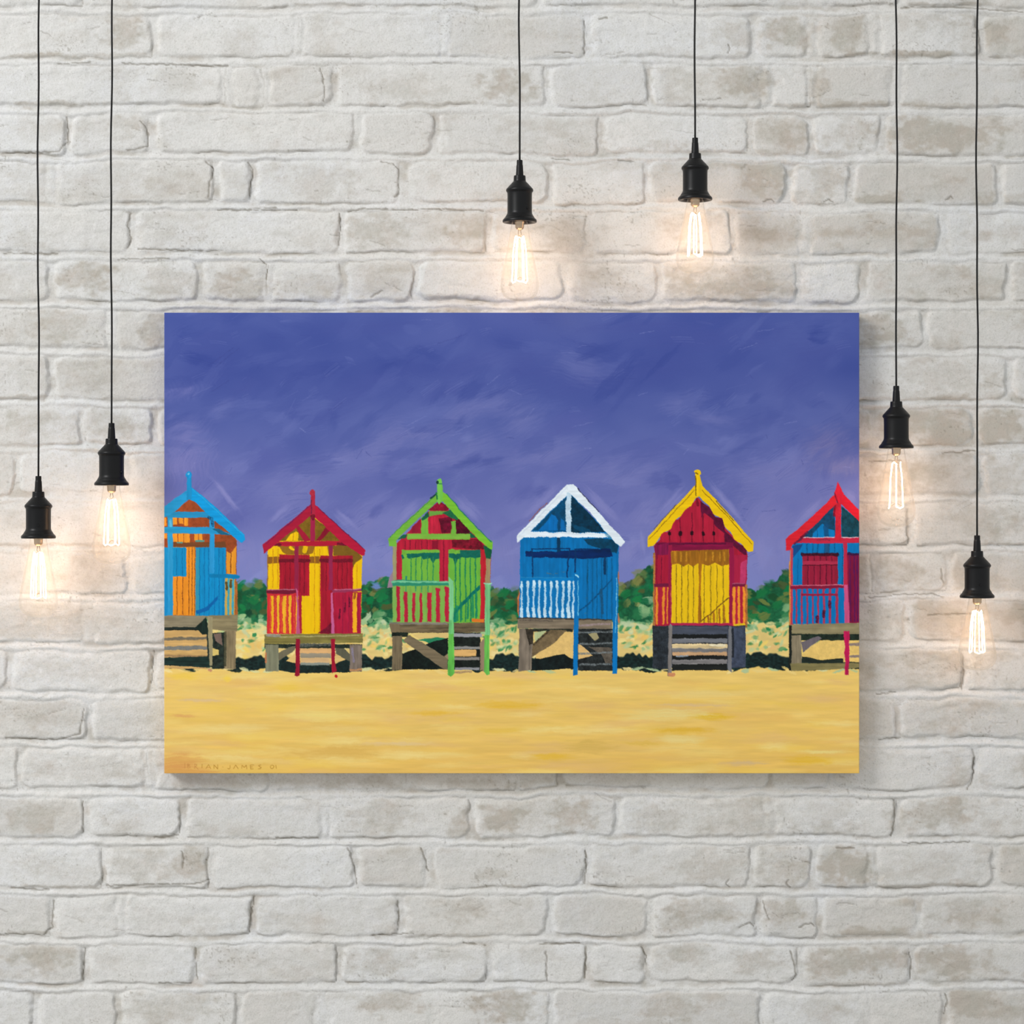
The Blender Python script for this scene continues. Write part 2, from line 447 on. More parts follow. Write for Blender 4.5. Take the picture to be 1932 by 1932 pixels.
    line([(0, 1545), (400, 1535)], 26, (112, 104, 88), T, dry=.2); line([(0, 1625), (390, 1618)], 34, (120, 122, 118), T, dry=.2); line([(0, 1690), (400, 1692)], 18, (150, 120, 84), T, dry=.3)
    poly([(0, 1705), (420, 1690), (420, 1790), (330, 1785), (0, 1770)], (26, 46, 42), T, d='h', amp=.35)
    poly([(295, 1440), (385, 1355), (430, 1500), (360, 1505)], (22, 40, 34), T, amp=.3)
    poly([(395, 1500), (560, 1480), (560, 1800), (440, 1800), (400, 1700)], (34, 44, 38), T, d='n', amp=.4)
    poly([(455, 1500), (520, 1490), (530, 1600), (470, 1560)], (120, 100, 90), T); poly([(440, 1620), (500, 1640), (500, 1680), (440, 1690)], (216, 190, 110), T)
    rect(545, 1470, 646, 1802, (136, 120, 90), T, amp=.15)
    rect(535, 1480, 565, 1780, (40, 46, 34), T, alpha=.6, d='n', amp=.4)
    poly([(400, 1345), (445, 1355), (442, 1775), (418, 1775)], (152, 142, 108), T)
    line([(410, 1810), (425, 1815)], 24, (206, 150, 110), T)

    # ================================================================= yellow hut with crimson roof
    T = (480, 910, 5.083)
    YE, RD = (240, 192, 8), (166, 22, 44)
    poly([(130, 640), (560, 320), (1036, 700), (1022, 1452), (124, 1452)], YE, T, amp=.03)
    line([(130, 700), (124, 1440)], 10, (150, 106, 60), T)
    poly([(245, 562), (545, 318), (850, 562)], (126, 94, 24), T, d='n', amp=.12)
    poly([(300, 560), (345, 500), (400, 468), (422, 482), (422, 560)], YE, T)
    line([(372, 490), (372, 560)], 6, (190, 130, 20), T)
    rect(225, 610, 720, 692, (148, 102, 26), T)
    poly([(752, 608), (940, 604), (1036, 720), (975, 770), (940, 825), (935, 712), (760, 700)], (124, 90, 26), T, d='n')
    poly([(135, 625), (240, 620), (275, 670), (300, 690), (130, 690)], YE, T); line([(490, 620), (485, 660)], 42, YE, T); line([(345, 625), (375, 645)], 24, YE, T)
    poly([(580, 615), (700, 615), (715, 700), (530, 710), (530, 690), (565, 680)], YE, T)
    rect(130, 715, 245, 778, (146, 94, 26), T); rect(525, 712, 640, 776, (146, 94, 26), T)
    for x in (180, 228, 578, 628, 985):
        line([(x, 640 if x < 900 else 790), (x, 1440 if x > 400 else 1010)], 7, (206, 142, 10), T)
    rect(242, 694, 528, 1088, RD, T, amp=.12); rect(634, 703, 945, 1452, RD, T, amp=.12)
    line([(250, 752), (520, 750)], 34, (104, 14, 34), T, dry=.3); line([(640, 750), (935, 752)], 34, (108, 14, 36), T, dry=.3)
    for x in (300, 345, 440, 480):
        line([(x, 770), (x - 2, 1060)], 6, (110, 12, 34), T, dry=.3)
    for x in (690, 800, 845, 890):
        line([(x, 770), (x, 1040)], 6, (108, 12, 34), T, dry=.3)
    poly([(610, 1445), (690, 1390), (735, 1340), (735, 1450)], (110, 14, 40), T, d='n', amp=.2)
    rect(424, 1080, 456, 1450, (170, 26, 52), T)
    rect(124, 1060, 400, 1452, (206, 44, 52), T, amp=.1)
    for x0, x1, c in [(158, 186, (240, 176, 30)), (214, 242, (240, 186, 40)), (270, 304, (240, 176, 40)), (326, 354, (240, 180, 40))]:
        poly([(x0, 1090), (x1, 1085), (x1 - 2, 1450), (x0 + 6, 1440)], c, T, rough=.9)
    for x in (150, 200, 258, 312, 380):
        line([(x, 1100), (x + 4, 1440)], 5, (240, 120, 40), T, dry=.4)
    rect(766, 1050, 1024, 1452, (174, 24, 58), T, amp=.12)
    rect(944, 1060, 984, 1440, (240, 172, 30), T); line([(964, 1065), (964, 1110)], 20, (160, 80, 30), T)
    for x in (850, 905, 1000):
        line([(x, 1080), (x, 1440)], 6, (140, 20, 60), T, dry=.3)
    for x, y in ((916, 1150), (870, 1200), (820, 1260)):
        line([(x, y - 40), (x - 4, y + 40)], 16, (80, 8, 40), T, dry=.5)
    rect(385, 608, 425, 1042, (150, 34, 68), T); rect(715, 608, 753, 1035, (146, 36, 76), T)
    rect(538, 330, 583, 572, (166, 32, 72), T)
    poly([(395, 428), (432, 418), (545, 560), (478, 566)], (160, 24, 50), T); poly([(690, 428), (742, 450), (632, 562), (588, 562)], (136, 16, 42), T)
    poly([(225, 570), (840, 560), (862, 600), (700, 612), (225, 612)], (178, 24, 50), T, d='h')
    line([(190, 590), (240, 600)], 34, (110, 14, 40), T); line([(810, 592), (890, 590)], 34, (112, 14, 40), T)
    poly([(80, 600), (300, 415), (545, 208), (580, 330), (540, 322), (235, 570), (95, 686)], (172, 24, 56), T, d='h')
    poly([(548, 205), (602, 230), (830, 440), (1066, 650), (1056, 706), (1030, 702), (860, 592), (580, 335)], (182, 22, 56), T, d='h')
    line([(110, 590), (540, 222)], 7, (104, 24, 84), T, dry=.3); line([(610, 245), (1040, 630)], 7, (96, 20, 70), T, dry=.3)
    rect(540, 110, 583, 330, (176, 36, 62), T); line([(556, 102), (560, 104)], 52, (182, 46, 66), T); line([(560, 330), (560, 350)], 40, (100, 14, 30), T, dry=.4)
    line([(548, 170), (546, 300)], 8, (80, 20, 60), T, dry=.3)
    poly([(118, 1034), (405, 1026), (410, 1062), (330, 1074), (118, 1066)], (116, 22, 48), T, d='h'); line([(120, 1032), (400, 1030)], 8, (190, 110, 130), T)
    poly([(750, 1034), (1028, 1018), (1030, 1042), (800, 1058), (750, 1058)], (150, 50, 84), T, d='h'); line([(770, 1030), (1026, 1022)], 9, (196, 110, 140), T)
    poly([(400, 1010), (418, 1040), (442, 1490), (400, 1490), (410, 1250)], (192, 84, 128), T); poly([(734, 1060), (752, 1055), (770, 1500), (738, 1500)], (196, 96, 146), T)
    poly([(94, 1456), (1042, 1448), (1042, 1535), (100, 1552)], (132, 122, 64), T, d='h', amp=.14)
    line([(250, 1480), (1000, 1470)], 14, (166, 158, 104), T, dry=.3); line([(120, 1465), (240, 1470)], 26, (150, 146, 140), T, dry=.3)
    rect(100, 1550, 1035, 1590, (34, 44, 36), T, d='n', amp=.4)
    poly([(300, 1720), (400, 1630), (900, 1640), (920, 1700), (760, 1740), (520, 1750)], (222, 186, 116), T, d='h')
    poly([(225, 1700), (340, 1720), (520, 1760), (720, 1760), (900, 1690), (930, 1820), (420, 1830), (225, 1800)], (22, 38, 36), T, d='n', amp=.35)
    rect(440, 1590, 735, 1640, (222, 174, 116), T, d='h'); rect(440, 1638, 735, 1682, (152, 142, 122), T, d='h'); rect(450, 1684, 720, 1730, (214, 176, 126), T, d='h'); rect(440, 1728, 720, 1752, (140, 146, 136), T, d='h')
    line([(440, 1560), (740, 1556)], 30, (96, 98, 92), T, dry=.5)
    poly([(228, 1640), (330, 1580), (395, 1570), (385, 1612), (232, 1712)], (112, 106, 84), T); poly([(775, 1585), (860, 1590), (920, 1650), (920, 1722), (780, 1640)], (94, 92, 74), T)
    rect(108, 1556, 236, 1812, (126, 126, 102), T, amp=.12); rect(914, 1556, 1032, 1815, (126, 112, 100), T, amp=.14)
    line([(112, 1640), (112, 1720)], 16, (190, 120, 80), T); line([(925, 1800), (1025, 1795)], 20, (196, 140, 90), T, dry=.3); line([(940, 1590), (950, 1720)], 22, (140, 130, 150), T, dry=.4)
    poly([(398, 1500), (438, 1500), (434, 1850), (405, 1860), (385, 1850), (396, 1780)], (148, 18, 46), T); poly([(736, 1500), (776, 1500), (772, 1700), (790, 1810), (745, 1832), (740, 1700)], (160, 18, 46), T)
    line([(783, 1855), (788, 1857)], 28, (190, 22, 36), T)

    # ================================================================= crimson hut with lime-green trim
    T = (710, 890, 4.832)
    GR, RD, TE = (114, 180, 62), (182, 28, 54), (12, 100, 84)
    poly([(150, 690), (575, 265), (950, 610), (1046, 720), (1036, 1376), (150, 1376)], RD, T, amp=.1)
    poly([(150, 690), (186, 640), (186, 1376), (150, 1376)], (158, 150, 108), T); poly([(998, 780), (1044, 740), (1040, 1020), (990, 1020)], (160, 136, 96), T)
    poly([(120, 960), (150, 900), (150, 1050), (100, 1060)], (150, 124, 140), T)
    poly([(470, 350), (575, 265), (670, 330), (640, 362)], (136, 16, 44), T, d='n', amp=.25)
    poly([(720, 432), (765, 432), (855, 530), (855, 565), (722, 565)], (78, 4, 32), T, d='n', amp=.3)
    poly([(570, 430), (690, 405), (690, 560), (600, 560)], (104, 8, 40), T, d='n', amp=.3)
    rect(470, 410, 570, 560, (190, 34, 60), T, amp=.15); poly([(300, 560), (330, 500), (405, 430), (405, 560)], (160, 24, 54), T, amp=.15)
    poly([(690, 620), (930, 612), (1000, 700), (940, 712), (690, 690)], (116, 14, 36), T, d='n', amp=.3)
    for x in (265, 310, 360, 415, 465, 512, 560, 615):
        line([(x, 630), (x, 705)], 6, (120, 14, 40), T)
    rect(508, 630, 560, 705, (140, 16, 44), T)
    rect(234, 712, 578, 1092, GR, T, amp=.04)
    poly([(228, 760), (290, 745), (575, 738), (578, 790), (540, 800), (520, 840), (490, 790), (430, 800), (410, 770), (370, 780), (300, 790), (270, 770), (240, 800)], TE, T, d='n', amp=.1)
    line([(255, 725), (268, 770)], 34, GR, T)
    for x in (318, 362, 415, 468, 520):
        line([(x, 780), (x - 2, 1090)], 9, (46, 134, 82), T)
    line([(275, 960), (278, 1090)], 16, (30, 126, 110), T)
    rect(576, 620, 660, 1000, (186, 30, 58), T, amp=.08); line([(612, 630), (612, 990)], 7, (124, 12, 40), T)
    rect(658, 712, 950, 1376, (108, 180, 62), T, amp=.05)
    poly([(660, 745), (720, 740), (770, 715), (946, 712), (950, 780), (900, 790), (860, 780), (820, 790), (780, 780), (740, 800), (720, 860), (700, 790), (662, 780)], TE, T, d='n', amp=.1)
    line([(690, 720), (720, 730)], 34, GR, T); rect(728, 715, 764, 745, GR, T)
    for x in (722, 764, 812, 858, 905):
        line([(x, 790), (x + 4, 1365)], 11, (28, 126, 84), T)
    poly([(706, 1290), (770, 1200), (946, 1030), (946, 1070), (820, 1190), (720, 1300), (720, 1370), (706, 1370)], (0, 108, 96), T, d='n', amp=.15)
    for x in (716, 740, 775, 835, 880, 912):
        line([(x, 1360 - (x - 700) * .2), (x, 1250 - (x - 716) * .8)], 20, (18, 128, 96), T, alpha=.8)
    poly([(945, 700), (1000, 720), (1000, 900), (988, 1000), (985, 1350), (945, 1340), (960, 900)], (192, 32, 46), T, amp=.1)
    rect(870, 1340, 985, 1372, (220, 120, 40), T, d='h')
    rect(150, 1035, 660, 1380, (126, 176, 76), T, amp=.06)
    for x0, x1, y0 in [(183, 218, 1045), (250, 286, 1090), (325, 356, 1102), (392, 421, 1100), (462, 506, 1095), (543, 582, 1060), (622, 662, 1045)]:
        poly([(x0 + 2, y0), (x1 - 2, y0 + 6), (x1, 1368), (x0 + 4, 1368)], (182, 32, 58), T, amp=.08, rough=.9)
    for x in (270, 358, 412, 470):
        line([(x, 1045), (x, 1090)], 8, (40, 140, 100), T)
    rect(150, 1030, 180, 1385, (128, 176, 84), T)
    poly([(136, 995), (200, 985), (680, 1000), (680, 1036), (150, 1042)], (44, 138, 106), T, d='h'); line([(142, 1002), (660, 1006)], 16, (118, 196, 150), T)
    rect(280, 565, 856, 617, (126, 182, 66), T, d='h'); poly([(480, 358), (645, 360), (600, 392), (480, 406)], (108, 164, 66), T, d='h')
    rect(410, 412, 474, 570, GR, T); poly([(680, 455), (725, 440), (728, 566), (678, 566), (690, 510)], GR, T)
    poly([(410, 430), (470, 360), (480, 410), (420, 450)], (20, 96, 62), T, d='n', amp=.2)
    poly([(600, 380), (680, 345), (745, 405), (745, 440), (690, 425)], (28, 98, 62), T, d='n', amp=.2); poly([(850, 545), (915, 604), (860, 606)], (14, 92, 62), T)
    poly([(190, 620), (240, 575), (280, 572), (270, 606)], (22, 96, 66), T, d='n')
    poly([(975, 665), (1056, 705), (1040, 795), (998, 790)], (14, 92, 62), T, d='n', amp=.15)
    poly([(105, 612), (330, 400), (550, 200), (562, 268), (470, 350), (215, 590), (184, 632), (184, 682), (120, 682)], (114, 180, 60), T, d='h')
    poly([(595, 180), (645, 210), (800, 390), (940, 540), (1062, 640), (1062, 692), (1050, 712), (945, 632), (760, 440), (600, 268)], (120, 190, 52), T, d='h')
    line([(640, 205), (850, 440), (1050, 640)], 8, (30, 120, 90), T, dry=.2); line([(500, 245), (545, 205)], 14, (20, 60, 60), T); line([(120, 600), (520, 235)], 6, (50, 110, 70), T, dry=.4)
    poly([(555, 75), (590, 62), (600, 100), (608, 190), (600, 270), (575, 298), (550, 260), (555, 180)], (116, 196, 78), T)
    line([(556, 90), (556, 100)], 20, (20, 60, 50), T); line([(548, 190), (552, 250)], 12, (30, 110, 60), T); line([(572, 110), (598, 110)], 7, (40, 130, 70), T)
    poly([(120, 1386), (1000, 1374), (1000, 1458), (560, 1470), (140, 1466)], (104, 90, 66), T, d='h', amp=.25)
    rect(120, 1372, 650, 1392, (130, 124, 110), T, d='h', amp=.2); poly([(118, 1386), (210, 1390), (210, 1460), (140, 1466)], (120, 104, 78), T)
    poly([(330, 1480), (650, 1476), (650, 1530), (420, 1540)], (220, 190, 120), T, d='h'); poly([(370, 1530), (560, 1510), (640, 1520), (480, 1560)], (40, 130, 90), T, d='n')
    rect(140, 1462, 290, 1505, (26, 34, 26), T, d='n', amp=.4)
    poly([(235, 1660), (400, 1600), (480, 1560), (655, 1515), (655, 1800), (235, 1802)], (16, 26, 22), T, d='n', amp=.4)
    poly([(240, 1580), (300, 1620), (240, 1640)], (222, 196, 130), T)
    rect(145, 1495, 236, 1806, (116, 102, 78), T, amp=.14)
    poly([(244, 1540), (300, 1484), (650, 1700), (650, 1806), (600, 1790)], (122, 108, 84), T, d='h', amp=.12)
    rect(704, 1465, 948, 1805, (24, 30, 26), T, d='n', amp=.4)
    poly([(620, 1680), (660, 1650), (660, 1720)], (150, 130, 100), T)
    rect(704, 1474, 960, 1506, (150, 150, 154), T, d='h'); rect(704, 1592, 945, 1616, (142, 140, 136), T, d='h'); rect(704, 1620, 910, 1682, (226, 178, 110), T, d='h', amp=.1); rect(704, 1690, 940, 1716, (136, 130, 124), T, d='h'); rect(715, 1782, 940, 1806, (142, 142, 146), T, d='h')
    poly([(945, 1560), (990, 1500), (990, 1830), (945, 1790)], (146, 124, 100), T)
    line([(860, 1820), (720, 1830)], 20, (170, 140, 100), T, dry=.3)
    poly([(662, 955), (706, 1000), (706, 1350), (664, 1350)], (126, 200, 140), T, amp=.1); poly([(662, 1345), (706, 1350), (708, 1485), (658, 1485)], (112, 192, 116), T, amp=.1)
    poly([(658, 1480), (706, 1480), (712, 1840), (682, 1868), (650, 1852)], (98, 182, 76), T, amp=.14)
    poly([(990, 1015), (1042, 1022), (1036, 1490), (990, 1490)], (116, 192, 128), T, amp=.1); poly([(985, 1485), (1030, 1485), (1034, 1840), (1010, 1856), (982, 1820)], (104, 186, 80), T, amp=.12)
    line([(985, 1016), (1046, 1020)], 10, (150, 214, 180), T)

    # ================================================================= blue hut with white roof boards
    T = (950, 895, 4.892)
    BL, WH = (0, 112, 178), (226, 236, 244)
    poly([(155, 580), (605, 165), (1062, 640), (1056, 1346), (145, 1326)], BL, T, amp=.08)
    poly([(130, 1130), (150, 1060), (145, 1320), (128, 1260)], (180, 106, 60), T, d='n', amp=.2)
    poly([(262, 518), (578, 205), (578, 530)], (0, 70, 108), T, d='n', amp=.2)
    poly([(320, 518), (400, 430), (440, 370), (500, 390), (560, 430), (575, 520)], (0, 106, 178), T, amp=.1); line([(490, 370), (515, 420), (508, 520)], 26, (0, 68, 110), T)
    poly([(622, 195), (645, 215), (780, 350), (940, 530), (622, 540)], (0, 48, 72), T, d='n', amp=.25); line([(660, 480), (780, 530)], 40, (0, 78, 116), T, alpha=.7)
    poly([(740, 600), (900, 590), (1000, 600), (1060, 660), (1046, 730), (940, 700), (780, 650)], (0, 62, 92), T, d='n', amp=.2)
    line([(510, 585), (512, 715)], 32, (0, 54, 88), T); line([(680, 690), (860, 690)], 8, (0, 60, 110), T)
    poly([(198, 712), (500, 712), (860, 690), (990, 680), (1010, 760), (860, 775), (700, 778), (420, 768), (205, 762)], (0, 36, 88), T, d='h', amp=.2, rough=.9)
    for p, w in [([(262, 688), (612, 686)], 11), ([(266, 690), (272, 950)], 12), ([(606, 690), (584, 950)], 12), ([(655, 692), (870, 688)], 10), ([(664, 700), (660, 905)], 13)]:
        line(p, w, (0, 48, 96), T, dry=.2)
    for x in (775, 822, 862, 905, 955, 1000):
        line([(x, 780), (x, 1335)], 13, (0, 84, 130), T, alpha=.7, dry=.2)
    for x in (320, 370, 430, 490, 545):
        line([(x, 600), (x, 680)], 6, (0, 90, 146), T, alpha=.7); line([(x, 790), (x, 950)], 5, (0, 98, 160), T, alpha=.5)
    line([(935, 770), (936, 915)], 24, (0, 52, 92), T, dry=.2); line([(775, 880), (775, 1010)], 9, (0, 74, 110), T)
    line([(700, 1262), (790, 1190), (900, 1080), (1000, 970)], 13, (0, 70, 116), T, dry=.5); line([(900, 1070), (912, 1280)], 24, (20, 80, 120), T, dry=.3)
    for x, y in [(420, 912), (450, 920), (495, 912), (555, 900), (760, 1140), (770, 1280), (840, 1330)]:
        line([(x - 14, y), (x + 12, y + 2)], 10, (120, 110, 110), T, dry=.8)
    rect(155, 955, 690, 980, (0, 122, 192), T, d='h'); line([(160, 950), (660, 952)], 7, (60, 150, 200), T, alpha=.6)
    for i, (x, w) in enumerate([(168, 20), (225, 26), (280, 26), (330, 24), (384, 26), (437, 22), (494, 26), (550, 26), (603, 30), (645, 22)]):
        line([(x, 992), (x + 1, 1040)], w, (200, 226, 240), T, rough=1); line([(x + 1, 1040), (x - 2, 1240)], w * .72, (180, 214, 236), T, rough=1, dry=.15); line([(x - 3, 1240), (x, 1312)], w * 1.05, (196, 224, 240), T, rough=1)
    poly([(122, 570), (330, 350), (585, 95), (640, 92), (606, 172), (440, 330), (262, 512), (180, 590), (130, 634)], WH, T, d='h', rough=.7)
    poly([(590, 100), (640, 90), (780, 240), (930, 410), (1122, 620), (1082, 668), (1044, 645), (935, 520), (800, 350), (604, 172)], WH, T, d='h', rough=.7)
    line([(240, 430), (340, 320), (400, 262)], 8, (150, 90, 70), T, dry=.3); line([(680, 130), (780, 240), (880, 345)], 7, (30, 30, 60), T, dry=.3); line([(150, 570), (590, 120)], 10, (200, 214, 232), T, alpha=.6)
    line([(600, 190), (602, 535)], 46, (196, 220, 236), T, rough=1, dry=.12)
    poly([(180, 585), (240, 525), (450, 535), (900, 540), (950, 550), (985, 582), (880, 586), (430, 578), (260, 580)], WH, T, d='h', rough=1.1, amp=.1)
    line([(950, 560), (985, 585)], 24, (90, 150, 180), T, dry=.5)
    poly([(130, 1322), (650, 1328), (1000, 1348), (1002, 1432), (640, 1432), (130, 1418)], (132, 118, 98), T, d='h', amp=.14)
    line([(130, 1325), (1000, 1342)], 12, (60, 50, 44), T, dry=.3); line([(700, 1395), (980, 1380)], 18, (160, 140, 140), T, dry=.4); line([(150, 1345), (450, 1350)], 14, (90, 80, 70), T, dry=.4)
    poly([(270, 1430), (660, 1435), (660, 1700), (300, 1700)], (228, 190, 116), T, d='n')
    rect(270, 1425, 640, 1452, (40, 44, 36), T, d='n', amp=.4)
    poly([(285, 1460), (400, 1440), (290, 1550)], (180, 190, 140), T)
    poly([(250, 1716), (400, 1690), (480, 1670), (560, 1655), (640, 1710), (660, 1790), (500, 1800), (250, 1810)], (16, 26, 26), T, d='n', amp=.4)
    poly([(145, 1420), (278, 1426), (258, 1800), (138, 1822)], (124, 112, 98), T, amp=.16); poly([(200, 1425), (278, 1428), (270, 1560), (235, 1580)], (48, 42, 34), T, d='n', amp=.4)
    poly([(265, 1585), (400, 1460), (430, 1432), (585, 1440), (460, 1560), (262, 1690)], (116, 98, 70), T, d='n', amp=.16); line([(275, 1570), (400, 1460)], 20, (60, 50, 36), T, dry=.3)
    rect(686, 1425, 1006, 1810, (36, 40, 40), T, d='n', amp=.45)
    poly([(780, 1470), (860, 1460), (880, 1510), (840, 1535)], (160, 150, 110), T); poly([(690, 1560), (760, 1610), (820, 1672), (690, 1706)], (226, 186, 120), T, d='h'); poly([(780, 1590), (1000, 1600), (1000, 1740), (940, 1740), (900, 1660)], (92, 84, 74), T, d='n', amp=.25)
    for y in (1455, 1560, 1648, 1750):
        line([(700, y + 6), (1000, y - 4)], 18, (118, 126, 128), T, dry=.45)
    poly([(650, 925), (692, 930), (694, 1300), (688, 1560), (682, 1850), (642, 1858), (646, 1440), (655, 1200)], (0, 112, 182), T, amp=.08); line([(686, 980), (688, 1300)], 8, (110, 190, 226), T, dry=.25); line([(665, 930), (686, 945)], 14, (160, 220, 240), T)
    poly([(1010, 935), (1052, 940), (1054, 1500), (1046, 1842), (1004, 1840)], (0, 114, 184), T, amp=.08); line([(1044, 960), (1040, 1300), (1030, 1460)], 8, (110, 190, 226), T, dry=.25)
    line([(1062, 900), (1062, 1000)], 10, (190, 110, 70), T, dry=.4); line([(1060, 1290), (1064, 1370)], 14, (190, 120, 80), T, dry=.3)

    # ================================================================= crimson hut with yellow doors and scalloped yellow roof boards
    T = (1190, 875, 4.654)
    YE, RD = (240, 196, 8), (168, 24, 52)
    poly([(205, 720), (590, 295), (1022, 780), (1006, 1424), (212, 1424)], RD, T, amp=.1)
    for x0, x1 in ((196, 214), (1004, 1024)):
        rect(x0, 780 if x0 < 500 else 1060, x1, 1440, (170, 112, 56), T, d='n', amp=.2)
    for x0, x1, t in [(255, 335, 600), (345, 428, 490), (440, 532, 390), (545, 628, 360), (640, 722, 440), (735, 820, 560)]:
        poly([(x0, 660), (x0, t + 40), (x0 + 20, t), (x1 - 10, t), (x1, t + 40), (x1, 665), (x1 - 20, 688), (x0 + 20, 688)], (176, 28, 56), T, amp=.08)
    for x in (338, 433, 538, 634, 730):
        line([(x, 420 + abs(x - 560) * .5), (x, 690)], 8, (104, 10, 40), T); line([(x, 604), (x, 618)], 26, (40, 4, 20), T)
    poly([(610, 330), (690, 380), (740, 465), (802, 480), (830, 590), (920, 680), (1022, 745), (1010, 815), (900, 720), (822, 700), (820, 610), (740, 545), (720, 490), (640, 430), (620, 480)], (92, 12, 50), T, d='n', amp=.2)
    rect(215, 690, 900, 760, (132, 16, 62), T, d='h', amp=.12); line([(240, 705), (830, 700)], 12, (90, 8, 50), T)
    poly([(200, 720), (330, 690), (330, 880), (225, 850)], (130, 20, 70), T, amp=.12)
    rect(228, 800, 330, 1050, (168, 24, 54), T); rect(905, 800, 1016, 1055, (172, 30, 66), T); poly([(965, 870), (1018, 840), (1004, 1055), (955, 1050)], (192, 56, 104), T, d='n')
    line([(268, 820), (268, 1050)], 6, (110, 10, 44), T); line([(228, 760), (228, 1050)], 5, (110, 10, 44), T)
    rect(328, 715, 360, 1415, (152, 24, 64), T); rect(858, 740, 906, 1415, (152, 22, 68), T)
    line([(352, 1080), (356, 1400)], 10, (206, 90, 90), T, dry=.6)
    rect(357, 765, 862, 1408, (236, 192, 18), T, amp=.05)
    poly([(350, 770), (480, 762), (862, 752), (862, 884), (800, 896), (740, 868), (680, 896), (640, 884), (596, 870), (545, 906), (505, 878), (462, 902), (420, 874), (355, 884)], (156, 100, 24), T, amp=.15)
    for x in (390, 440, 490, 660, 720, 780, 820):
        line([(x, 780), (x, 850)], 14, (196, 136, 34), T, dry=.4)
    poly([(594, 760), (626, 860), (612, 1060), (622, 1390), (590, 1405), (596, 1060)], (162, 104, 24), T, amp=.15)
    for x in (400, 447, 502, 550, 645, 702, 757, 812):
        line([(x, 890), (x - 2, 1400)], 7, (124, 98, 20), T, dry=.25)
    line([(625, 1378), (740, 1280), (856, 1178)], 9, (110, 70, 22), T)
    for x, y in ((680, 1345), (725, 1310), (775, 1280), (818, 1250)):
        line([(x, y), (x + 4, 1390)], 16, (164, 104, 26), T, dry=.25)
    rect(340, 1398, 900, 1424, (176, 34, 74), T, d='h')
    rect(212, 1080, 335, 1410, (176, 28, 58), T)
    for x in (229, 288, 322):
        line([(x, 1090), (x - 2, 1400)], 20 if x < 300 else 10, (232, 140, 44), T, dry=.1)
    rect(890, 1080, 1008, 1415, (180, 30, 60), T)
    for x, w in ((905, 24), (947, 22), (993, 22)):
        line([(x, 1090), (x + 2, 1410)], w, (236, 146, 44), T, dry=.1)
    poly([(905, 1405), (1000, 1400), (1010, 1440), (905, 1432)], (230, 190, 30), T)
    poly([(203, 1052), (330, 1050), (330, 1080), (203, 1082)], (112, 22, 58), T, d='h'); poly([(888, 1052), (1003, 1048), (1005, 1078), (888, 1080)], (120, 22, 60), T, d='h'); line([(890, 1054), (1000, 1050)], 8, (170, 80, 110), T)
    poly([(150, 640), (330, 440), (568, 188), (572, 298), (530, 372), (482, 400), (440, 462), (390, 490), (350, 572), (272, 612), (225, 690), (198, 724), (144, 732)], YE, T, d='h', amp=.04)
    poly([(564, 190), (626, 190), (800, 372), (940, 530), (1078, 690), (1070, 772), (1030, 772), (965, 700), (905, 662), (876, 600), (822, 552), (800, 482), (722, 440), (690, 370), (640, 330), (604, 290), (568, 300)], YE, T, d='h', amp=.04)
    line([(160, 664), (350, 455), (560, 232)], 6, (150, 112, 10), T); line([(626, 232), (830, 445), (1060, 708)], 6, (140, 104, 10), T); line([(200, 575), (400, 360)], 5, (90, 70, 30), T, dry=.3); line([(750, 330), (900, 500)], 5, (60, 50, 40), T, dry=.3)
    poly([(566, 80), (606, 80), (610, 120), (628, 190), (626, 250), (568, 300)], YE, T); line([(586, 76), (590, 78)], 48, YE, T)
    line([(570, 110), (572, 280)], 9, (110, 84, 10), T, dry=.25); line([(572, 82), (590, 90)], 14, (130, 100, 10), T); line([(578, 310), (590, 370)], 18, (120, 10, 34), T, dry=.3)
    rect(192, 1420, 1006, 1790, (52, 58, 70), T, d='n', amp=.25)
    rect(196, 1424, 335, 1800, (42, 48, 54), T, d='n', amp=.35); rect(882, 1432, 1008, 1785, (62, 70, 88), T, d='n', amp=.2); rect(880, 1440, 905, 1700, (36, 40, 48), T, d='n')
    rect(360, 1428, 852, 1500, (72, 78, 92), T, d='h', amp=.15)
    for y0, y1, c in [(1496, 1532, (24, 26, 26)), (1532, 1572, (118, 120, 126)), (1572, 1582, (60, 60, 60)), (1580, 1622, (218, 194, 146)), (1620, 1652, (124, 122, 122)), (1652, 1684, (196, 156, 116)), (1684, 1720, (26, 28, 28)), (1718, 1760, (128, 124, 124)), (1758, 1812, (28, 30, 28))]:
        rect(362, y0, 846, y1, c, T, d='h', amp=.16, rough=.9)
    line([(700, 1590), (820, 1592)], 20, (240, 226, 190), T, dry=.2); line([(400, 1688), (500, 1685)], 14, (150, 160, 170), T, dry=.4)
    poly([(330, 1424), (348, 1404), (362, 1424), (358, 1866), (324, 1862)], (124, 118, 114), T, amp=.12); poly([(858, 1424), (884, 1424), (888, 1836), (848, 1800)], (112, 112, 116), T, amp=.12)
    line([(340, 1850), (375, 1852)], 30, (206, 140, 96), T)

    # ================================================================= blue hut with scarlet roof, cut by the right edge
    T = (1400, 895, 4.891)
    BL = (0, 116, 182)
    rect(432, 800, 456, 1395, (204, 134, 56), T, d='n', amp=.15)
    poly([(455, 650), (880, 275), (1100, 450), (1100, 1380), (450, 1380)], BL, T, amp=.06)
    poly([(545, 590), (845, 290), (860, 590)], (14, 66, 100), T, d='n', amp=.2)
    poly([(640, 590), (650, 545), (690, 505), (740, 455), (770, 485), (800, 505), (850, 520), (855, 590)], (0, 118, 186), T, amp=.08); line([(775, 480), (780, 585)], 44, (14, 72, 118), T, alpha=.8)
    line([(690, 510), (690, 580)], 5, (0, 60, 100), T)
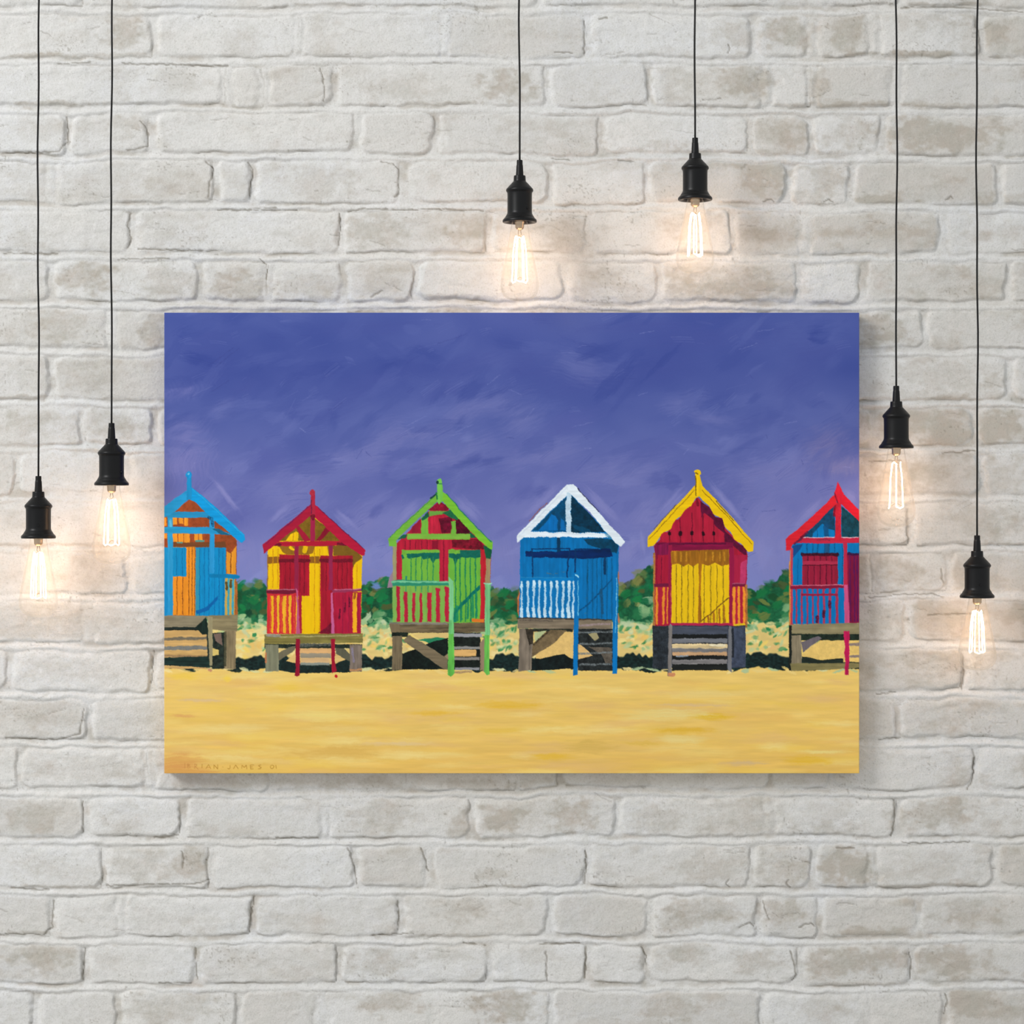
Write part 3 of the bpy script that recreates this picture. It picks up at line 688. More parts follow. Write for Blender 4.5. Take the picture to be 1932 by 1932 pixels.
    poly([(915, 295), (1100, 440), (1100, 580), (918, 580)], (14, 64, 80), T, d='n', amp=.25)
    poly([(460, 660), (560, 640), (540, 690), (500, 730), (460, 780)], (16, 72, 132), T)
    for x in (597, 650, 697, 760, 805, 855):
        line([(x, 640), (x, 725)], 5, (0, 56, 100), T)
    rect(765, 640, 805, 725, (24, 84, 130), T)
    line([(515, 780), (512, 1010)], 6, (0, 84, 140), T); line([(925, 640), (925, 1010)], 5, (0, 70, 120), T)
    rect(555, 730, 882, 1118, (152, 28, 58), T, amp=.1)
    line([(555, 738), (880, 738)], 28, (50, 8, 30), T, dry=.3)
    for x in (606, 664, 720, 776, 826):
        line([(x, 760), (x, 1110)], 7, (84, 10, 40), T)
    rect(555, 800, 882, 832, (172, 44, 74), T, d='h'); line([(560, 838), (880, 836)], 7, (70, 8, 30), T, dry=.3)
    for x in (630, 700, 850):
        line([(x, 1060), (x + 10, 1090)], 30, (80, 8, 36), T, dry=.4)
    rect(960, 730, 1100, 1375, (128, 18, 62), T, amp=.12); rect(965, 645, 1100, 715, (0, 112, 178), T)
    line([(960, 735), (1100, 735)], 26, (50, 14, 60), T, dry=.3)
    for x in (995, 1035, 1060):
        line([(x, 750), (x + 4, 1350)], 12, (84, 18, 82), T, dry=.3)
    rect(460, 1050, 940, 1380, (0, 114, 182), T, amp=.05)
    for x, w in ((500, 14), (550, 18), (600, 16), (650, 13), (698, 16), (752, 20), (808, 22), (872, 24)):
        line([(x, 1050), (x + 2, 1375)], w, (172, 52, 84), T, dry=.1)
    for x, y in ((750, 1290), (690, 1340), (808, 1200)):
        line([(x, y - 25), (x, y + 25)], 26, (80, 10, 46), T, dry=.4)
    rect(440, 680, 466, 1385, (186, 62, 80), T); line([(443, 700), (443, 1380)], 5, (230, 150, 70), T)
    rect(545, 1100, 885, 1120, (150, 30, 62), T)
    poly([(440, 1020), (700, 1030), (940, 1016), (940, 1046), (700, 1056), (440, 1056)], (136, 22, 58), T, d='h'); line([(450, 1024), (935, 1020)], 8, (204, 110, 130), T, dry=.2)
    poly([(845, 255), (912, 265), (912, 585), (858, 585), (858, 380), (840, 360)], (192, 30, 52), T, d='n', amp=.12); line([(855, 290), (850, 380)], 22, (110, 8, 36), T, dry=.4)
    poly([(490, 632), (560, 588), (1100, 585), (1100, 632), (700, 640), (560, 632)], (192, 36, 66), T, d='h'); line([(560, 584), (1100, 582)], 7, (226, 190, 200), T, dry=.2)
    line([(690, 606), (800, 604)], 18, (110, 40, 66), T, dry=.7)
    poly([(855, 560), (915, 560), (918, 620), (850, 620)], (200, 30, 54), T)
    poly([(400, 600), (430, 568), (550, 475), (720, 320), (850, 188), (872, 262), (700, 440), (560, 565), (458, 655), (440, 702), (404, 702)], (212, 32, 46), T, d='h')
    poly([(910, 168), (945, 190), (1100, 355), (1100, 455), (980, 340), (900, 262), (872, 255)], (208, 26, 46), T, d='h')
    line([(480, 640), (560, 572), (600, 530)], 20, (110, 14, 44), T, dry=.4)
    poly([(882, 68), (905, 120), (938, 178), (915, 275), (870, 252), (844, 172), (862, 130)], (208, 28, 52), T); line([(848, 170), (880, 262)], 10, (120, 12, 40), T, dry=.2)
    poly([(932, 632), (966, 632), (976, 1030), (935, 1030)], (186, 40, 72), T)
    poly([(938, 1018), (976, 1018), (988, 1300), (986, 1470), (945, 1440)], (206, 82, 132), T, amp=.08)
    poly([(445, 1384), (940, 1372), (1100, 1368), (1100, 1472), (450, 1474)], (142, 132, 98), T, d='h', amp=.12); rect(430, 1390, 456, 1805, (24, 30, 26), T, d='n', amp=.3)
    rect(450, 1472, 1100, 1530, (30, 44, 34), T, d='n', amp=.4)
    poly([(545, 1660), (700, 1545), (780, 1530), (1100, 1535), (1100, 1730), (560, 1735)], (232, 196, 112), T, d='n', amp=.06)
    poly([(545, 1545), (700, 1490), (735, 1510), (640, 1580), (560, 1645)], (110, 102, 108), T)
    poly([(550, 1680), (640, 1690), (720, 1712), (930, 1694), (930, 1736), (550, 1736)], (30, 40, 34), T, d='h', amp=.3)
    for y in (1570, 1680):
        line([(1000, y), (1100, y - 4)], 26, (140, 124, 118), T, dry=.2)
    rect(455, 1485, 546, 1745, (138, 126, 102), T, amp=.14); poly([(445, 1742), (1100, 1738), (1100, 1780), (760, 1805), (450, 1812)], (132, 122, 78), T, d='h', amp=.12)
    poly([(935, 1440), (992, 1440), (984, 1852), (948, 1852), (945, 1600)], (188, 24, 82), T, amp=.1, rough=.9)

    # ---- brushed signature, low on the left
    T = (330, 1430, 9.2)
    C, C2 = (172, 124, 44), (200, 140, 72)
    for p, c in [([(178, 85), (175, 165)], C2), ([(225, 100), (228, 175), (268, 165), (262, 140), (230, 135), (262, 115), (225, 100)], C2), ([(348, 105), (350, 180)], C2), ([(348, 105), (388, 112), (380, 135), (355, 140), (408, 190)], C2),
                 ([(478, 105), (474, 168)], C), ([(545, 175), (588, 110), (625, 178)], C), ([(568, 158), (610, 160)], C2), ([(682, 175), (682, 115), (745, 185), (745, 112)], C), ([(834, 152), (838, 154)], C),
                 ([(962, 125), (962, 170), (945, 188), (922, 180)], C), ([(1022, 180), (1060, 118), (1102, 185)], C), ([(1162, 180), (1168, 122), (1205, 160), (1242, 122), (1252, 185)], C), ([(1372, 115), (1312, 122), (1318, 185), (1365, 185)], C), ([(1316, 152), (1352, 152)], C),
                 ([(1495, 118), (1458, 125), (1470, 148), (1502, 160), (1485, 182), (1452, 185)], C), ([(1692, 120), (1722, 135), (1718, 165), (1690, 182), (1662, 170), (1658, 142), (1675, 124), (1692, 120)], C), ([(1756, 122), (1764, 178)], C)]:
        line(p, 10, c, T, rough=.15, alpha=.85)

    # average down to one point per vertex
    img = img.reshape(H // SS, SS, W // SS, SS, 3).mean((1, 3))
    hgt = hgt.reshape(H // SS, SS, W // SS, SS).mean((1, 3))
    return np.clip(img, 0, 255), hgt


# ------------------------------------------------------------------ whitewashed brick wall, laid course by course
BED = [20, 115, 207, 297.5, 391, 485, 577, 665, 760, 847, 941, 1036, 1127, 1220, 1312, 1403.5, 1496, 1587, 1682, 1775, 1864, 1957]     # bed joints in the photo
HEADS = [[163, 1017, 1696], [(290, 1), 565.1, 840.1, 1107, 1420, (1536, .6), 1650.1, 1851], [430.3, 497.4, 630, 1032, (1226, .8), 1445.1, 1533.1, 1690.1], [130, (288, 1.5), (672, 1.3), 819, 1135, 1415, 1529, (1668, 1.2)],
         [95.2, 405, 480, 757, 1037, 1219, (1491, 1.2), (1608, 1.2), 1885], [248, 645, 924, 1107, 1383, 1518.1, (1780, 1.3)], [97, 377, 507.4, 648, (786, 1.1), 1062, (1242, 1.1), 1508, (1631, 1.3), 1903],
         [213.3, 503, 904, 1200, 1440, (1748, 1.2)], [97, 400, 660, 930, 1210, 1420, 1600, (1908, 1.3)], [155.6, 288, 560, 820, 1100, 1400, 1650, 1842.5], [30, 233.3, 420, 700, 980, 1260, 1560, 1850.8],
         [233.2, 500, 760, 1040, 1300, 1520, 1719.9], [240.6, 420, 640, 940, 1210, 1450, 1650, 1790], [167.4, 380, 690, 960, 1220, 1480, 1710], [17, 290, 520, 800, 1080, 1300, 1560, 1820], [165, 420, 690, 980, 1240, 1500, 1693],
         [36, 284.3, 510, 774.4, 972.3, 1054, 1320.3, 1453.5, 1568.5, 1843], [161, 341, 614.4, 889, 1164, 1451.1, 1693], [197.5, 398, 671, (812, 1.2), 1109, 1417, 1534, 1646.2, 1879], [100, 229.2, 479, 756, 1037, 1227, 1434, 1546, 1735],
         [161, 373, 640, 921, 1111, 1222, (1511, 1.2), 1722], [66, 222, 451, 604.3, 1041, 1438.5, 1631.3, 1784]]
STAINS_AND_BANDS = [(235, 55, 45, 40, .8), (170, 25, 90, 18, .3), (330, 155, 70, 26, .35), (1400, 70, 40, 36, .5), (1490, 60, 50, 42, .7), (1600, 60, 50, 42, .7), (1840, 70, 60, 40, .4), (760, 165, 70, 30, .4), (955, 160, 60, 34, .8), (1395, 150, 60, 36, .7), (1545, 160, 26, 34, .6),
          (245, 240, 36, 34, .4), (80, 240, 70, 30, .25), (1250, 275, 60, 14, .6), (1480, 250, 60, 34, .5), (1600, 250, 50, 34, .5), (1770, 255, 130, 36, .75), (600, 345, 80, 36, .4), (330, 345, 90, 30, .25), (1450, 320, 60, 40, .6), (1560, 330, 50, 44, .55),
          (700, 435, 70, 36, .6), (890, 435, 50, 34, .6), (1060, 440, 80, 30, .35), (1310, 430, 70, 30, .35), (1470, 440, 80, 28, .4), (165, 522, 70, 34, .8), (310, 530, 60, 34, .45), (450, 545, 90, 34, .7), (590, 540, 60, 34, .45), (720, 530, 50, 30, .4), (1120, 530, 60, 30, .35),
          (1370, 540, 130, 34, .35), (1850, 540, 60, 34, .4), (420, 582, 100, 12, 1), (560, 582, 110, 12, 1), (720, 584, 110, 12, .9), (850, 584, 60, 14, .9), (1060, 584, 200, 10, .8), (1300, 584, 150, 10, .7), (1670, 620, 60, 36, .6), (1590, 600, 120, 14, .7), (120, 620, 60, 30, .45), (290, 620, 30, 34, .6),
          (70, 700, 70, 36, .25), (170, 710, 60, 36, .35), (1780, 710, 100, 36, .35), (60, 800, 70, 34, .4), (200, 800, 60, 34, .4), (1690, 800, 60, 40, .55), (1790, 830, 70, 40, .8), (1880, 810, 60, 46, .8), (1650, 850, 40, 30, .5), (1720, 900, 90, 36, .45), (1880, 900, 60, 36, .4),
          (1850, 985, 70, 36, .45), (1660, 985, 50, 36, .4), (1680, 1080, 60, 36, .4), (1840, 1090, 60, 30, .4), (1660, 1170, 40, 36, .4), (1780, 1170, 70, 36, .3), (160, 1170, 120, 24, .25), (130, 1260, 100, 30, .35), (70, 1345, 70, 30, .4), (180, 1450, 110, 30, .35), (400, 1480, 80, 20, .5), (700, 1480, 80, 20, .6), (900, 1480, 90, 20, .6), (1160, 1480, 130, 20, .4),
          (60, 1545, 60, 34, .5), (240, 1540, 60, 34, .35), (720, 1545, 70, 34, .5), (870, 1550, 30, 36, .7), (945, 1545, 50, 34, .8), (1080, 1545, 50, 36, .75), (1240, 1545, 50, 34, .5), (1400, 1545, 100, 34, .4), (1760, 1540, 90, 34, .7), (1560, 1540, 60, 30, .35),
          (90, 1640, 90, 34, .3), (270, 1635, 60, 30, .5), (360, 1625, 36, 36, .7), (930, 1650, 60, 16, .5), (1340, 1640, 70, 36, .5), (1480, 1640, 50, 36, .5), (1600, 1640, 50, 36, .8), (1760, 1640, 110, 30, .35), (300, 1735, 110, 30, .3), (870, 1715, 60, 26, .45), (1290, 1725, 50, 34, .7), (1360, 1720, 50, 36, .6), (1480, 1720, 40, 30, .6), (1670, 1760, 80, 16, .6), (1830, 1730, 80, 30, .4),
          (80, 1800, 80, 34, .6), (200, 1810, 40, 34, .4), (720, 1820, 70, 36, .5), (850, 1790, 50, 30, .4), (1020, 1800, 50, 24, .4), (1280, 1800, 70, 30, .5), (1430, 1815, 50, 30, .55), (1590, 1810, 90, 36, .7), (1780, 1815, 100, 34, .6), (740, 1885, 70, 30, .7), (960, 1900, 70, 36, .9), (1270, 1900, 60, 30, .5), (1830, 1895, 40, 36, .7), (1560, 1900, 60, 36, .4), (330, 1900, 100, 36, .5),
          (90, 107, 110, 7, .9), (230, 104, 60, 6, .6), (1720, 102, 130, 8, 1), (1860, 108, 60, 7, .8), (100, 196, 120, 7, .8), (520, 201, 110, 5, .5), (820, 196, 130, 5, .6), (1570, 197, 150, 8, .7), (1760, 196, 90, 6, .5), (600, 13, 120, 6, .6), (880, 14, 110, 6, .7), (1400, 14, 130, 6, .7), (1740, 13, 100, 6, .6),  # from here on, thin tan bands along the lower brick edges
          (1660, 378, 90, 8, .6), (60, 478, 60, 5, .8), (500, 566, 110, 5, .7), (800, 564, 90, 6, .5), (1360, 567, 160, 6, .7), (70, 750, 90, 5, .6), (200, 752, 60, 5, .5), (120, 1672, 100, 6, .7), (60, 1760, 70, 5, .5), (960, 1675, 60, 6, .8), (830, 1765, 80, 5, .6), (700, 1582, 110, 6, .7), (1760, 1673, 120, 6, .6), (1640, 1760, 70, 8, .8), (1620, 1856, 90, 6, .5), (420, 1585, 90, 5, .5)]

CRACKS = [[(1102, 38), (1103, 70), (1101, 101)], [(655, 398), (690, 393), (760, 396), (840, 394), (912, 397)], [(720, 304), (740, 309), (752, 318), (752, 366), (744, 372)], [(1373, 83), (1377, 91), (1373, 101)], [(1700, 14), (1760, 12), (1840, 15), (1930, 22)], [(1440, 381), (1450, 376), (1460, 380)],
          [(1555, 381), (1566, 376), (1572, 381)], [(1785, 378), (1795, 370), (1798, 374)], [(874, 1780), (915, 1784)], [(1020, 1782), (1095, 1780)], [(1104, 1606), (1105, 1640), (1103, 1668)], [(656, 1601), (664, 1620), (670, 1652), (674, 1668)], [(794, 1601), (802, 1620), (807, 1645)], [(750, 1700), (752, 1735), (750, 1756)],
          [(480, 1692), (474, 1720), (470, 1744)], [(343, 1606), (347, 1622), (344, 1638)], [(1492, 1795), (1498, 1815), (1502, 1838), (1494, 1850)], [(1717, 1797), (1720, 1815), (1717, 1848)], [(1784, 1876), (1788, 1892), (1783, 1914)], [(1103, 1784), (1106, 1815), (1103, 1846)], [(1211, 1788), (1219, 1805), (1218, 1838)],
          [(1578, 1600), (1612, 1600)], [(1374, 1660), (1370, 1668), (1377, 1674)], [(1488, 1660), (1484, 1668), (1491, 1674)], [(1394, 1750), (1416, 1741), (1422, 1748)], [(1508, 1750), (1530, 1741), (1537, 1748)], [(388, 305), (401, 318), (396, 345), (392, 372)], [(466, 305), (477, 318), (472, 345), (470, 370)],
          [(246, 402), (240, 420), (246, 450), (240, 468)], [(640, 402), (642, 430), (638, 462)], [(265, 228), (277, 245), (278, 276), (240, 284)], [(126, 220), (127, 265), (110, 286), (5, 288)], [(490, 488), (503, 500), (503, 525)], [(610, 190), (613, 170), (605, 130)],
          [(110, 120), (170, 117)], [(230, 119), (330, 122), (430, 124)], [(410, 395), (560, 396)], [(470, 393), (520, 391)], [(5, 478), (70, 478), (108, 478)], [(260, 470), (330, 471), (420, 473)], [(220, 489), (320, 487)], [(700, 560), (720, 548)], [(1046, 98), (1080, 100)], [(1130, 36), (1146, 33)], [(1040, 298), (1075, 302)], [(1166, 302), (1200, 305)], [(1327, 188), (1360, 186)],
          [(1228, 872), (1240, 880)], [(1660, 1395), (1700, 1392)], [(1700, 1590), (1760, 1592), (1830, 1588)], [(1580, 1410), (1610, 1412)], [(1655, 1310), (1690, 1306)], [(1838, 1430), (1836, 1470), (1826, 1490)], [(1686, 1510), (1688, 1550), (1682, 1578)], [(1820, 1262), (1816, 1300)], [(1775, 1074), (1780, 1100)], [(290, 1228), (284, 1290)], [(160, 1330), (150, 1385)],
          [(150, 1385), (100, 1396), (10, 1392)], [(155, 1512), (155, 1570)], [(290, 1580), (335, 1582)], [(520, 1582), (600, 1580)], [(200, 1672), (370, 1667), (395, 1660)], [(20, 1675), (90, 1680)], [(100, 1700), (98, 1750), (80, 1764), (10, 1762)], [(160, 1790), (155, 1850)], [(368, 1790), (372, 1850)], [(300, 1855), (360, 1856)], [(1030, 1795), (1032, 1850)], [(700, 1765), (780, 1762)], [(1450, 1735), (1440, 1700)],
          [(1640, 870), (1700, 868)], [(1750, 1160), (1830, 1158)], [(1640, 1128), (1700, 1122), (1760, 1120), (1780, 1126)], [(1780, 855), (1840, 850)]]


def build_wall():
    rs = np.random.RandomState(5)
    inner = np.arange(-12, 1944.1, 2.0)
    cx = np.concatenate([np.arange(-1512, -12, 6.0), inner, np.arange(1944 + 6, 3452, 6.0)])
    cy = np.concatenate([np.arange(-1270, -12, 6.0), inner, np.arange(1944 + 6, 2632.1, 6.0)])
    nx, ny = len(cx), len(cy)
    X, Y = np.meshgrid(cx.astype(np.float32), cy.astype(np.float32))
    bed = list(BED)
    while bed[0] > -1400:
        bed.insert(0, bed[0] - 92.3)
    n_up = len(bed) - len(BED)
    while bed[-1] < 2750:
        bed.append(bed[-1] + 92.3)
    # wandering joints
    wx = 3.4 * N(X / 24, Y / 22, 71) + 1.8 * N(X / 8, Y / 8, 72) + 4 * N(X / 70, Y / 60, 73)
    wy = 2.6 * N(X / 34, Y / 22, 74) + 1.3 * N(X / 10, Y / 9, 75) + 3.8 * N(X / 120, Y / 300, 76)
    XX = X + wx
    YY = Y + wy
    h = np.zeros((ny, nx), np.float32)
    tone = np.zeros((ny, nx), np.float32)
    groove = np.zeros((ny, nx), np.float32)
    edge_n = N(X / 14, Y / 14, 77)
    thick = np.exp(-((X - 120) / 230) ** 2 - ((Y - 1010) / 210) ** 2)          # slurry laid on thick here, joints almost lost
    soft_n = np.clip(.55 + .8 * N(X / 46, Y / 30, 70), .15, 1.6)          # where slurry has rounded the arris off
    fill_n = np.clip(.45 + .8 * N(X / 75, Y / 40, 69) + .35 * N(X / 20, Y / 12, 68) + .6 * thick, 0, 1.25)   # how far slurry fills the joint
    for r in range(len(bed) - 1):
        y0, y1 = bed[r], bed[r + 1]
        k = r - n_up + 1
        if 0 <= k < len(HEADS):
            hs = [(v if isinstance(v, tuple) else ((int(v), .22 + (v % 1) * 1.0) if v % 1 else (v, 1.0))) for v in HEADS[k]]
        else:
            hs = []
        hs = [(float(a), float(b)) for a, b in hs]
        xs0 = hs[0][0] if hs else 966 + rs.uniform(-140, 140)
        xs1 = hs[-1][0] if hs else xs0
        if not hs:
            hs = [(xs0, 1.0)]
        while xs0 > -1700:
            xs0 -= rs.choice([130, 260, 275, 285])
            if 0 <= k < len(HEADS) and xs0 > -14:
                xs0 = -14 - rs.uniform(0, 120)
            hs.insert(0, (xs0, 1.0))
        while xs1 < 3650:
            xs1 += rs.choice([130, 260, 275, 285])
            if 0 <= k < len(HEADS) and xs1 < 1946:
                xs1 = 1946 + rs.uniform(0, 120)
            hs.append((xs1, 1.0))
        for (xa, wa), (xb, wb_) in zip(hs[:-1], hs[1:]):
            bx0 = xa + 6.5 * max(wa, .6); bx1 = xb - 6.5 * max(wb_, .6)
            by0 = y0 + 6.5 + rs.uniform(-1, 2.0); by1 = y1 - 10.0 + rs.uniform(-2, 2.5)
            i0, i1 = np.searchsorted(cx, [bx0 - 14, bx1 + 14]); j0, j1 = np.searchsorted(cy, [by0 - 14, by1 + 14])
            proud = rs.uniform(.8, 1.12); tn = rs.uniform(-.12, .2) if rs.rand() < .7 else rs.uniform(.1, .4)
            if i1 <= i0 or j1 <= j0:
                continue
            sl = (slice(j0, j1), slice(i0, i1))
            x, y = XX[sl], YY[sl]
            al, ar, at_, ab = x - bx0, bx1 - x, y - by0, by1 - y
            R = rs.uniform(9, 22)
            ax, ay = np.minimum(al, ar), np.minimum(at_, ab)
            d = np.where((ax < R) & (ay < R), R - np.hypot(R - np.minimum(ax, R), R - np.minimum(ay, R)), np.minimum(ax, ay))
            wl = 13 if wa >= .7 else 26; wr = 6.5 if wb_ >= .7 else 22
            wxs = np.where(al < ar, wl, wr); wys = np.where(at_ < ab, 14.0, 6.5)
            q = np.clip(ax - ay, -8, 8) / 16 + .5
            w = (wxs * (1 - q) + wys * q) * (1 + .3 * edge_n[sl]) * (.5 + soft_n[sl])
            t = np.clip((d + 2) / w, 0, 1)
            hh = proud * np.sin(t * math.pi / 2)
            # faint head joints: plaster nearly fills them
            if wa < .7:
                fl = np.clip(1 - np.abs(x - xa) / 26, 0, 1) * np.clip(ay / 8, 0, 1); hh = np.maximum(hh, fl * (1 - .55 * wa) * proud)
            if wb_ < .7:
                fl = np.clip(1 - np.abs(x - xb) / 26, 0, 1) * np.clip(ay / 8, 0, 1); hh = np.maximum(hh, fl * (1 - .55 * wb_) * proud)
            h[sl] = np.maximum(h[sl], hh)
            tone[sl] = np.where(d > 0, tn * np.clip(d / 8, 0, 1), tone[sl])
            # open hairline cracks where the brick meets the bed and the joint to its right
            c1 = np.exp(-((ab + 1.5) / 1.5) ** 2) * (al > 4) * (ar > 0)
            c2 = np.exp(-((ar + 1.0) / 1.5) ** 2) * (at_ > 5) * (ab > 0) * min(wb_, 1)
            c3 = np.exp(-((at_ - 1.5) / 1.3) ** 2) * (al > 4) * (ar > 4) * .6
            groove[sl] = np.maximum(groove[sl], np.maximum(np.maximum(c1, c2), c3) * np.clip(.1 + 1.3 * N(x / 48 + r, y / 60, 78), 0, 1))
    scr = np.zeros_like(h)
    rc = np.random.RandomState(9)
    cracks = [(c, 1.25, 1.0) for c in CRACKS]
    for i in range(420):       # trowel and brush scratches
        x, y = rc.uniform(-300, 2230), rc.uniform(-200, 2130); L = rc.uniform(8, 40); a = rc.normal(0, .25)
        cracks.append(([(x, y), (x + L * .5, y + L * .5 * a + rc.uniform(-1.5, 1.5)), (x + L, y + L * a)], .9, rc.uniform(.25, .6)))
    for pts, wd, stg in cracks:
        px = [p[0] for p in pts]; py = [p[1] for p in pts]
        i0, i1 = np.searchsorted(cx, [min(px) - 8, max(px) + 8]); j0, j1 = np.searchsorted(cy, [min(py) - 8, max(py) + 8])
        if i1 <= i0 or j1 <= j0:
            continue
        sl = (slice(j0, j1), slice(i0, i1))
        x = X[sl] + 1.6 * N(X[sl] / 7, Y[sl] / 7, 61); y = Y[sl] + 1.6 * N(X[sl] / 7, Y[sl] / 7, 62)
        dm = np.full(x.shape, 99., np.float32)
        for (ax, ay), (bx_, by_) in zip(pts[:-1], pts[1:]):
            ux, uy = bx_ - ax, by_ - ay
            t = np.clip(((x - ax) * ux + (y - ay) * uy) / max(ux * ux + uy * uy, 1e-6), 0, 1)
            dm = np.minimum(dm, np.hypot(x - ax - t * ux, y - ay - t * uy))
        scr[sl] = np.maximum(scr[sl], stg * np.clip(1.5 - dm / (wd * (1 + .5 * N(x / 9, y / 9, 63))), 0, 1))
    # a ridge of pointing stands along the lower half of each bed joint, lapping onto the course below
    ridge = np.zeros_like(h)
    for yb in bed[:-1]:
        j0, j1 = np.searchsorted(cy, [yb - 20, yb + 24])
        if j1 <= j0:
            continue
        y = YY[j0:j1] - yb
        y = y + 1.8 * N(X[j0:j1] / 45, Y[j0:j1] * 0 + yb, 67)
        up = np.clip((y + 5) / 7, 0, 1); up = up * up * (3 - 2 * up)
        dn = np.clip((11 - y) / 7, 0, 1)
        ridge[j0:j1] = np.maximum(ridge[j0:j1], up * dn)
    amp = np.clip(.86 + .3 * N(X / 80, Y / 30, 64), .45, 1.12)
    h = np.maximum(h, ridge * amp)
    # plaster slurry, trowel drag and pitting
    rough = .9 * N(X / 34, Y / 15, 81) + .7 * N(X / 90, Y / 40, 82) + .45 * N(X / 11, Y / 6, 83) + .28 * N(X / 4.5, Y / 4.5, 84)
    lay_n = N(X / 55, Y / 24, 85) + .6 * N(X / 17, Y / 9, 86)
    flake = np.clip((lay_n - .35) * 5, 0, 1) * np.clip(h * 2 - 1, 0, 1)
    pits = np.clip((N(X / 5, Y / 5, 87) + .5 * N(X / 40, Y / 40, 88) - 1.15) * 5, 0, 1)
    groove *= 1 - .85 * thick
    depth = (.0056 - .0030 * fill_n) * (1 - h) + .00055 * (1 - rough) + .0006 * flake + .0010 * pits + .0012 * groove + .0014 * scr
    # stains: grey-tan bare patches on the bricks; also thin bands below brick edges
    st = np.zeros_like(h)
    for (sx, sy, rx, ry, s) in STAINS_AND_BANDS:
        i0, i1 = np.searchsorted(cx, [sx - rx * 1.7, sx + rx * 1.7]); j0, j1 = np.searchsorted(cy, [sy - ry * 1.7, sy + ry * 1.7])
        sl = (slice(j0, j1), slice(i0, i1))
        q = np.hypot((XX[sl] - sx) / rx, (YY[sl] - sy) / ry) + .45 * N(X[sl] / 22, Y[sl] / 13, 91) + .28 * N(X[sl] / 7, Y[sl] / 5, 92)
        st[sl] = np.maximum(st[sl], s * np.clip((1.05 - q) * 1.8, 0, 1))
    out = ((X < 0) | (X > 1932) | (Y < 0) | (Y > 1932))
    gen = np.clip((N(X / 75, Y / 34, 93) + .55 * N(X / 20, Y / 11, 94) + .3 * N(X / 6, Y / 4, 95)) * .8 - .1, 0, 1)
    st = np.clip(st * (.85 + .25 * N(X / 5, Y / 4, 96)) + gen * (.45 + .25 * np.clip((X - 1100) / 700, 0, 1)) + tone + .2 * np.clip((X - 1200) / 600, 0, 1), 0, 1) * np.clip(.45 + h, 0, 1) * (1 - .8 * np.clip(ridge * 1.4, 0, 1))  # ramp to the right paints in light falloff, on top of the real staining
    recess_tint = np.clip(1 - h * 1.6, 0, 1) * np.clip(.1 + 1.1 * N(X / 60, Y / 30, 60) + .4 * N(X / 9, Y / 7, 59), 0, 1)  # patchy tan tint in the recessed joints
    st = np.maximum(st, .75 * recess_tint)
    dirt = np.clip(scr * .75 + groove * .7 + pits * .45 + np.clip((N(X / 3.2, Y / 3.2, 97) + .6 * N(X / 60, Y / 45, 98) - 1.12) * 4, 0, .45), 0, 1)
    warm = np.clip(.5 + .6 * N(X / 120, Y / 80, 99), 0, 1)
    co = np.stack([(X - 966) * S, depth, CZ + (966 - Y) * S], -1).reshape(-1, 3)
    me = grid_mesh('wall_back', co, nx, ny)
    for nm, arr in (('stain_and_falloff', st), ('dirt', dirt), ('warm', warm), ('face', h)):
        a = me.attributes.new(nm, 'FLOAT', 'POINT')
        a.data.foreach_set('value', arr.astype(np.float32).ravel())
    m, nd, lk, b = material('whitewashed_brick', rough=.92, spec=.15)
    def attr(nm):
        n = nd.new('ShaderNodeAttribute'); n.attribute_name = nm; return n.outputs['Fac']
    def mix(fac, c1, c2):
        n = nd.new('ShaderNodeMix'); n.data_type = 'RGBA'
        lk.new(fac, n.inputs['Factor'])
        for sck, c in ((n.inputs['A'], c1), (n.inputs['B'], c2)):
            if isinstance(c, tuple):
                sck.default_value = (*lin(c), 1)
            else:
                lk.new(c, sck)
        return n.outputs['Result']
    def noise(scale, detail, rough_=.6):
        tc = nd.new('ShaderNodeTexCoord')
        n = nd.new('ShaderNodeTexNoise'); n.inputs['Scale'].default_value = scale; n.inputs['Detail'].default_value = detail; n.inputs['Roughness'].default_value = rough_
        lk.new(tc.outputs['Object'], n.inputs['Vector']); return n.outputs['Fac']
    def ramp(f, lo, hi):
        n = nd.new('ShaderNodeMapRange'); n.inputs['From Min'].default_value = lo; n.inputs['From Max'].default_value = hi
        lk.new(f, n.inputs['Value']); return n.outputs['Result']
    def mul(a, b_):
        n = nd.new('ShaderNodeMath'); n.operation = 'MULTIPLY'; n.use_clamp = True
        lk.new(a, n.inputs[0])
        if isinstance(b_, float):
            n.inputs[1].default_value = b_
        else:
            lk.new(b_, n.inputs[1])
        return n.outputs[0]
    white = mix(attr('warm'), (227, 227, 228), (227, 224, 220))
    white = mix(ramp(noise(60, 6), .35, .75), white, (218, 217, 213))
    stain_and_falloff = mix(ramp(noise(22, 5), .3, .7), (172, 168, 155), (184, 170, 156))
    c = mix(mul(attr('stain_and_falloff'), .78), white, stain_and_falloff)
    c = mix(mul(ramp(noise(330, 4, .75), .5, .74), .42), c, (158, 152, 140))     # speckle
    c = mix(mul(attr('dirt'), .8), c, (112, 102, 84))
    lk.new(c, b.inputs['Base Color'])
    bp = nd.new('ShaderNodeBump'); bp.inputs['Strength'].default_value = .6; bp.inputs['Distance'].default_value = .002
    lk.new(noise(260, 6, .7), bp.inputs['Height']); lk.new(bp.outputs['Normal'], b.inputs['Normal'])
    o = add_obj('wall_back', me, m)
    o['kind'] = 'structure'
    o['label'] = 'whitewashed brick wall behind the painting'
    o['category'] = 'wall'
    return o


wall = build_wall()


